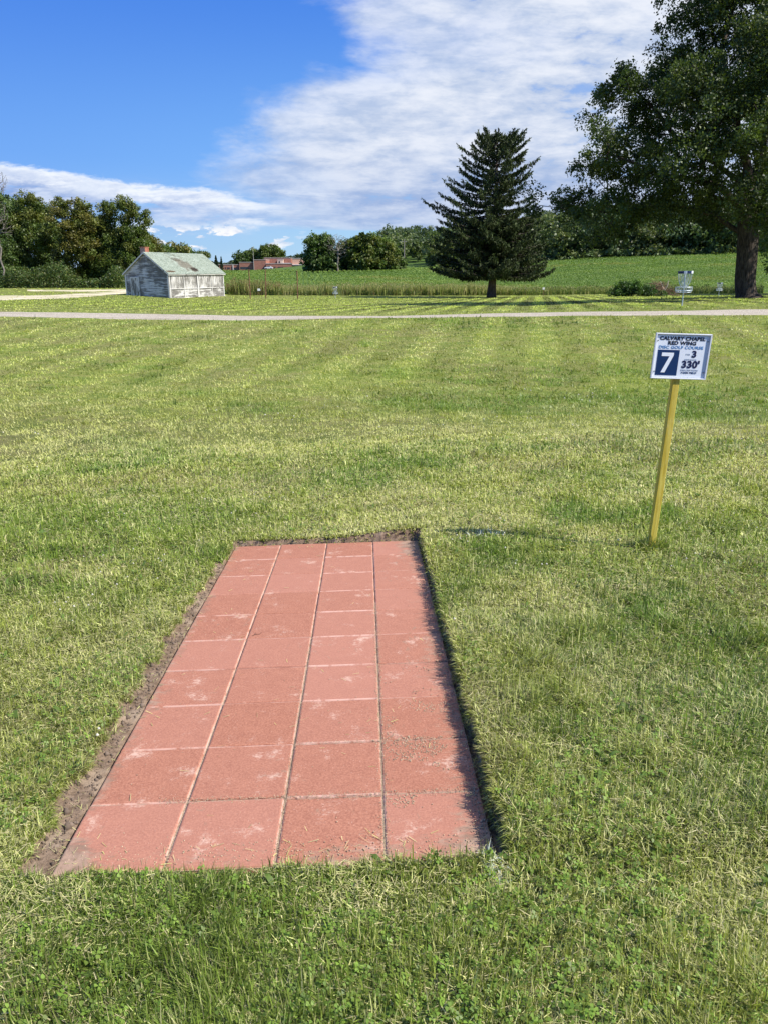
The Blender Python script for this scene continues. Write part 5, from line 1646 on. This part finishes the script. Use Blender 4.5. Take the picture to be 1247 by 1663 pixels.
# ================================================================== SCHOOL
def build_school():
    Y0 = 430.0
    root_p = at(425, 440, Y0); zb = gz(root_p.x, Y0) - .3
    root = empty('school_building', (root_p.x, Y0, zb)); tag(root, 'long low brick school with flat roofs beyond the field', 'building')
    def brick(name, a, b_):
        m, n = mat(name); P = n.objc(); f = n.noise(n.vmul(P, (1, 1, 3)), .6, 5, .6)
        c = n.mix(f.ss(.35, .65), a, b_); n.pbsdf(c, .9, spec=.1); return m
    dk = brick('brown_brick', (.30, .135, .095), (.37, .18, .13)); lt = brick('sunlit_brick', (.58, .33, .23), (.64, .38, .28)); cr = brick('cream_block', (.55, .42, .32), (.62, .48, .38))  # lt: sunlight on the right block painted in as lighter brick
    glass = simple('dark_window_glass', (.03, .04, .05), .15, .1, spec=.6); cap = simple('roof_trim', (.42, .36, .32), .6, .1); white = simple('white_canopy', (.72, .70, .66), .6, .05)
    steel = simple('rooftop_metal', (.16, .18, .2), .5, .1)
    def rect(px0, px1, py, dY):
        a = at(px0, py, Y0 + dY); b_ = at(px1, py, Y0 + dY); return a.x - root_p.x, b_.x - root_p.x, a.z - zb
    def block(px0, px1, top, dY, dep, m, name='brick_wall'):
        x0, x1, h = rect(px0, px1, top, dY)
        o = MB().box(((x0 + x1) / 2, dY + dep / 2, h / 2 - .3), (x1 - x0, dep, h + .6)).build(name, m, root)
        MB().box(((x0 + x1) / 2, dY + dep / 2, h + .12), (x1 - x0 + .3, dep + .3, .3)).build('roof_cap', cap, o)
        return o
    def win(px0, px1, py0, py1, dY, parent, m=glass, name='window', d=.12):
        x0, x1, h0 = rect(px0, px1, py0, dY); _, _, h1 = rect(px0, px1, py1, dY)
        MB().box(((x0 + x1) / 2, dY - d / 2 + .03, (h0 + h1) / 2), (x1 - x0, d, h0 - h1)).build(name, m, parent)
    a = block(340, 389, 430, 6, 24, dk); b_ = block(389, 412, 426.2, 2, 26, dk); c = block(412, 432.2, 422.2, 0, 30, dk)
    d = block(429.5, 472.8, 419.3, 14, 24, dk); e = block(432.3, 475, 428.4, -3, 16.5, dk); f = block(451, 460, 421.8, 10, 3.5, cr); h = block(475.2, 497, 420, -2, 26, lt)
    for q in (366, 369.5, 372): win(q, q + 1.8, 434, 437, 6, a)
    win(380, 384, 434.5, 438.5, 6, a, glass, 'door'); win(378.6, 379.4, 430, 439, 6, a, white, 'column', .5)
    win(391, 404, 433.5, 437, 2, b_)
    for q in (432.8, 436): win(q, q + 1.6, 433.5, 437, -3, e)
    win(446, 448, 433.5, 439, -3, e, glass, 'door')
    for q in (452, 454.3, 456.6, 458.9): win(q, q + 1.4, 433.3, 437, -3, e)
    win(453, 455.5, 424, 427, 10, f)
    win(458, 473.5, 427.0, 428.6, 9.6, e, white, 'canopy', .4)
    win(468, 471, 434, 439.5, -3, e, white, 'entrance_surround', 1.2)
    win(476.5, 479, 433.5, 439.5, -2, h, glass, 'door'); win(483, 485.5, 433.5, 439.5, -2, h, glass, 'door'); win(487.5, 491, 433, 439.5, -2, h, glass, 'door')
    win(475.5, 496, 429.5, 430.5, -2, h, white, 'canopy', 1.2)
    for (p0, p1, q) in ((466, 472, 418), (478, 482.5, 418.6)):
        x0, x1, hh_ = rect(p0, p1, q, 8); MB().box(((x0 + x1) / 2, 24, hh_ - .6), (x1 - x0, 3, 1.4)).build('rooftop_unit', steel, root)
    # flagpole
    p = at(413.2, 440, 418); z = gz(p.x, 418); r = empty('light_pole', (p.x, 418, z)); tag(r, 'tall slim pole in front of the brick school', 'pole')
    t = at(413.2, 400.5, 418).z - z
    MB().tube([(0, 0, -.3), (0, 0, t)], [.17, .09], 8).build('shaft', simple('pole_grey', (.36, .34, .30), .7, .1), r)
    MB().tube([(-.8, 0, t - .3), (.8, 0, t - .3)], .08, 6).build('crossarm', simple('arm_grey', (.3, .28, .25), .7, .1), r)
    # parked car
    p = at(437.3, 440, 424); z = gz(p.x, 424); r = empty('parked_car', (p.x, 424, z)); tag(r, 'small white car parked in front of the brick school', 'car')
    wp = simple('white_car_paint', (.75, .76, .78), .3, .02, spec=.5); tyre = simple('tyre_rubber', (.02, .02, .02), .8, .1)
    prof = [(-2.1, .35), (-2.15, .75), (-1.9, .92), (-1.1, 1.0), (-.6, 1.42), (.8, 1.45), (1.5, 1.05), (2.1, .92), (2.2, .6), (2.1, .32)]
    V = [(x, -.85, z_) for x, z_ in prof] + [(x, .85, z_) for x, z_ in prof]; k = len(prof)
    MB().add(V, [tuple(range(k)), tuple(range(2 * k - 1, k - 1, -1))] + [(i, i + k, (i + 1) % k + k, (i + 1) % k) for i in range(k)]).build('body', wp, r)
    MB().add([(x, y, z_) for y in (-.858, -.852) for x, z_ in ((-.95, 1.02), (-.55, 1.36), (.72, 1.38), (1.25, 1.04))], [(0, 3, 2, 1), (4, 5, 6, 7), (0, 1, 5, 4), (1, 2, 6, 5), (2, 3, 7, 6), (3, 0, 4, 7)]).build('side_window', glass, r)
    for x in (-1.35, 1.35):
        for y in (-.78, .78): MB().tube([(x, y - .1, .33), (x, y + .1, .33)], .33, 14).build('wheel', tyre, r)
build_school()

# ================================================================== POSTS, POLES, MARKERS
rust = simple('rusty_iron', (.20, .10, .055), .85, .3, 10)
PG = 'rusty posts standing in the lawn beside the shed'
for (bx, by, tx, ty, Y, lab) in ((407, 484, 404.5, 438, 82, 'leftmost of the three rusty posts, nearest the shed'), (432, 482.5, 431.2, 437, 85, 'middle one of the three rusty posts beside the shed'), (484, 485, 482.6, 440, 81, 'rightmost of the three rusty posts, furthest from the shed')):
    p = at(bx, by, Y); z = gz(p.x, Y); t = at(tx, ty, Y); h = t.z - z
    r = empty('iron_post', (p.x, Y, z)); tag(r, lab, 'post', PG)
    lx = (t.x - p.x)
    MB().tube([(0, 0, -.2), (lx * .5 + .01, 0, h * .5), (lx, 0, h)], .055, 8).build('shaft', rust, r)
    MB().tube([(lx * .97, 0, h - .06), (lx * 1.0, 0, h + .02)], .07, 8).build('cap', rust, r)
wm = simple('white_marker', (.75, .76, .74), .6, .05)
for (px, py, Y, w_, hh_, lab) in ((421, 470.5, 91, .32, .26, 'tiny white notice board on a stake between the rusty posts'), (882, 468.5, 93, .26, .24, 'tiny white marker on a stake in the weeds right of the spruce')):
    p = at(px, py, Y); z = gz(p.x, Y); h = p.z - z
    r = empty('marker_stake', (p.x, Y, z)); tag(r, lab, 'marker')
    MB().box((0, 0, h / 2 - .1), (.04, .04, h + .2)).build('stake', rust, r); MB().box((0, -.035, h), (w_, .02, hh_), None, .003).build('board', wm, r)
def build_pole():
    Y = 270.0; p = at(656, 437, Y); z = gz(p.x, Y); h = at(656, 388, Y).z - z
    r = empty('utility_pole', (p.x, Y, z)); tag(r, 'wooden utility pole at the far edge of the field right of the grove', 'utility pole')
    wd = simple('pole_wood', (.33, .29, .24), .8, .15, 3)
    MB().tube([(0, 0, -.5), (0, 0, h)], [.17, .11], 8).build('shaft', wd, r)
    a = MB().box((0, 0, h - .9), (1.6, .12, .14)).build('crossarm', wd, r)
    for x in (-.7, 0, .7): MB().tube([(x, 0, h - .83), (x, 0, h - .6)], .06, 6).build('insulator', wm, a)
build_pole()
# twig on the pavers
def build_twig():
    q = pad_world(np.array([-.28]), np.array([.03]), np.array([.004]))[0]
    r = MB().tube([(0, 0, 0), (.012, .01, .003), (.03, .012, .002), (.038, .03, .002)], [.0016, .0014, .001, .0007], 5).tube([(.014, .01, .002), (.008, .03, .002)], [.001, .0006], 4).build('twig', simple('twig_bark', (.12, .06, .04), .8, .2))
    r.location = tuple(q); tag(r, 'tiny dark forked twig lying on a red paver at the left', 'twig')
build_twig()
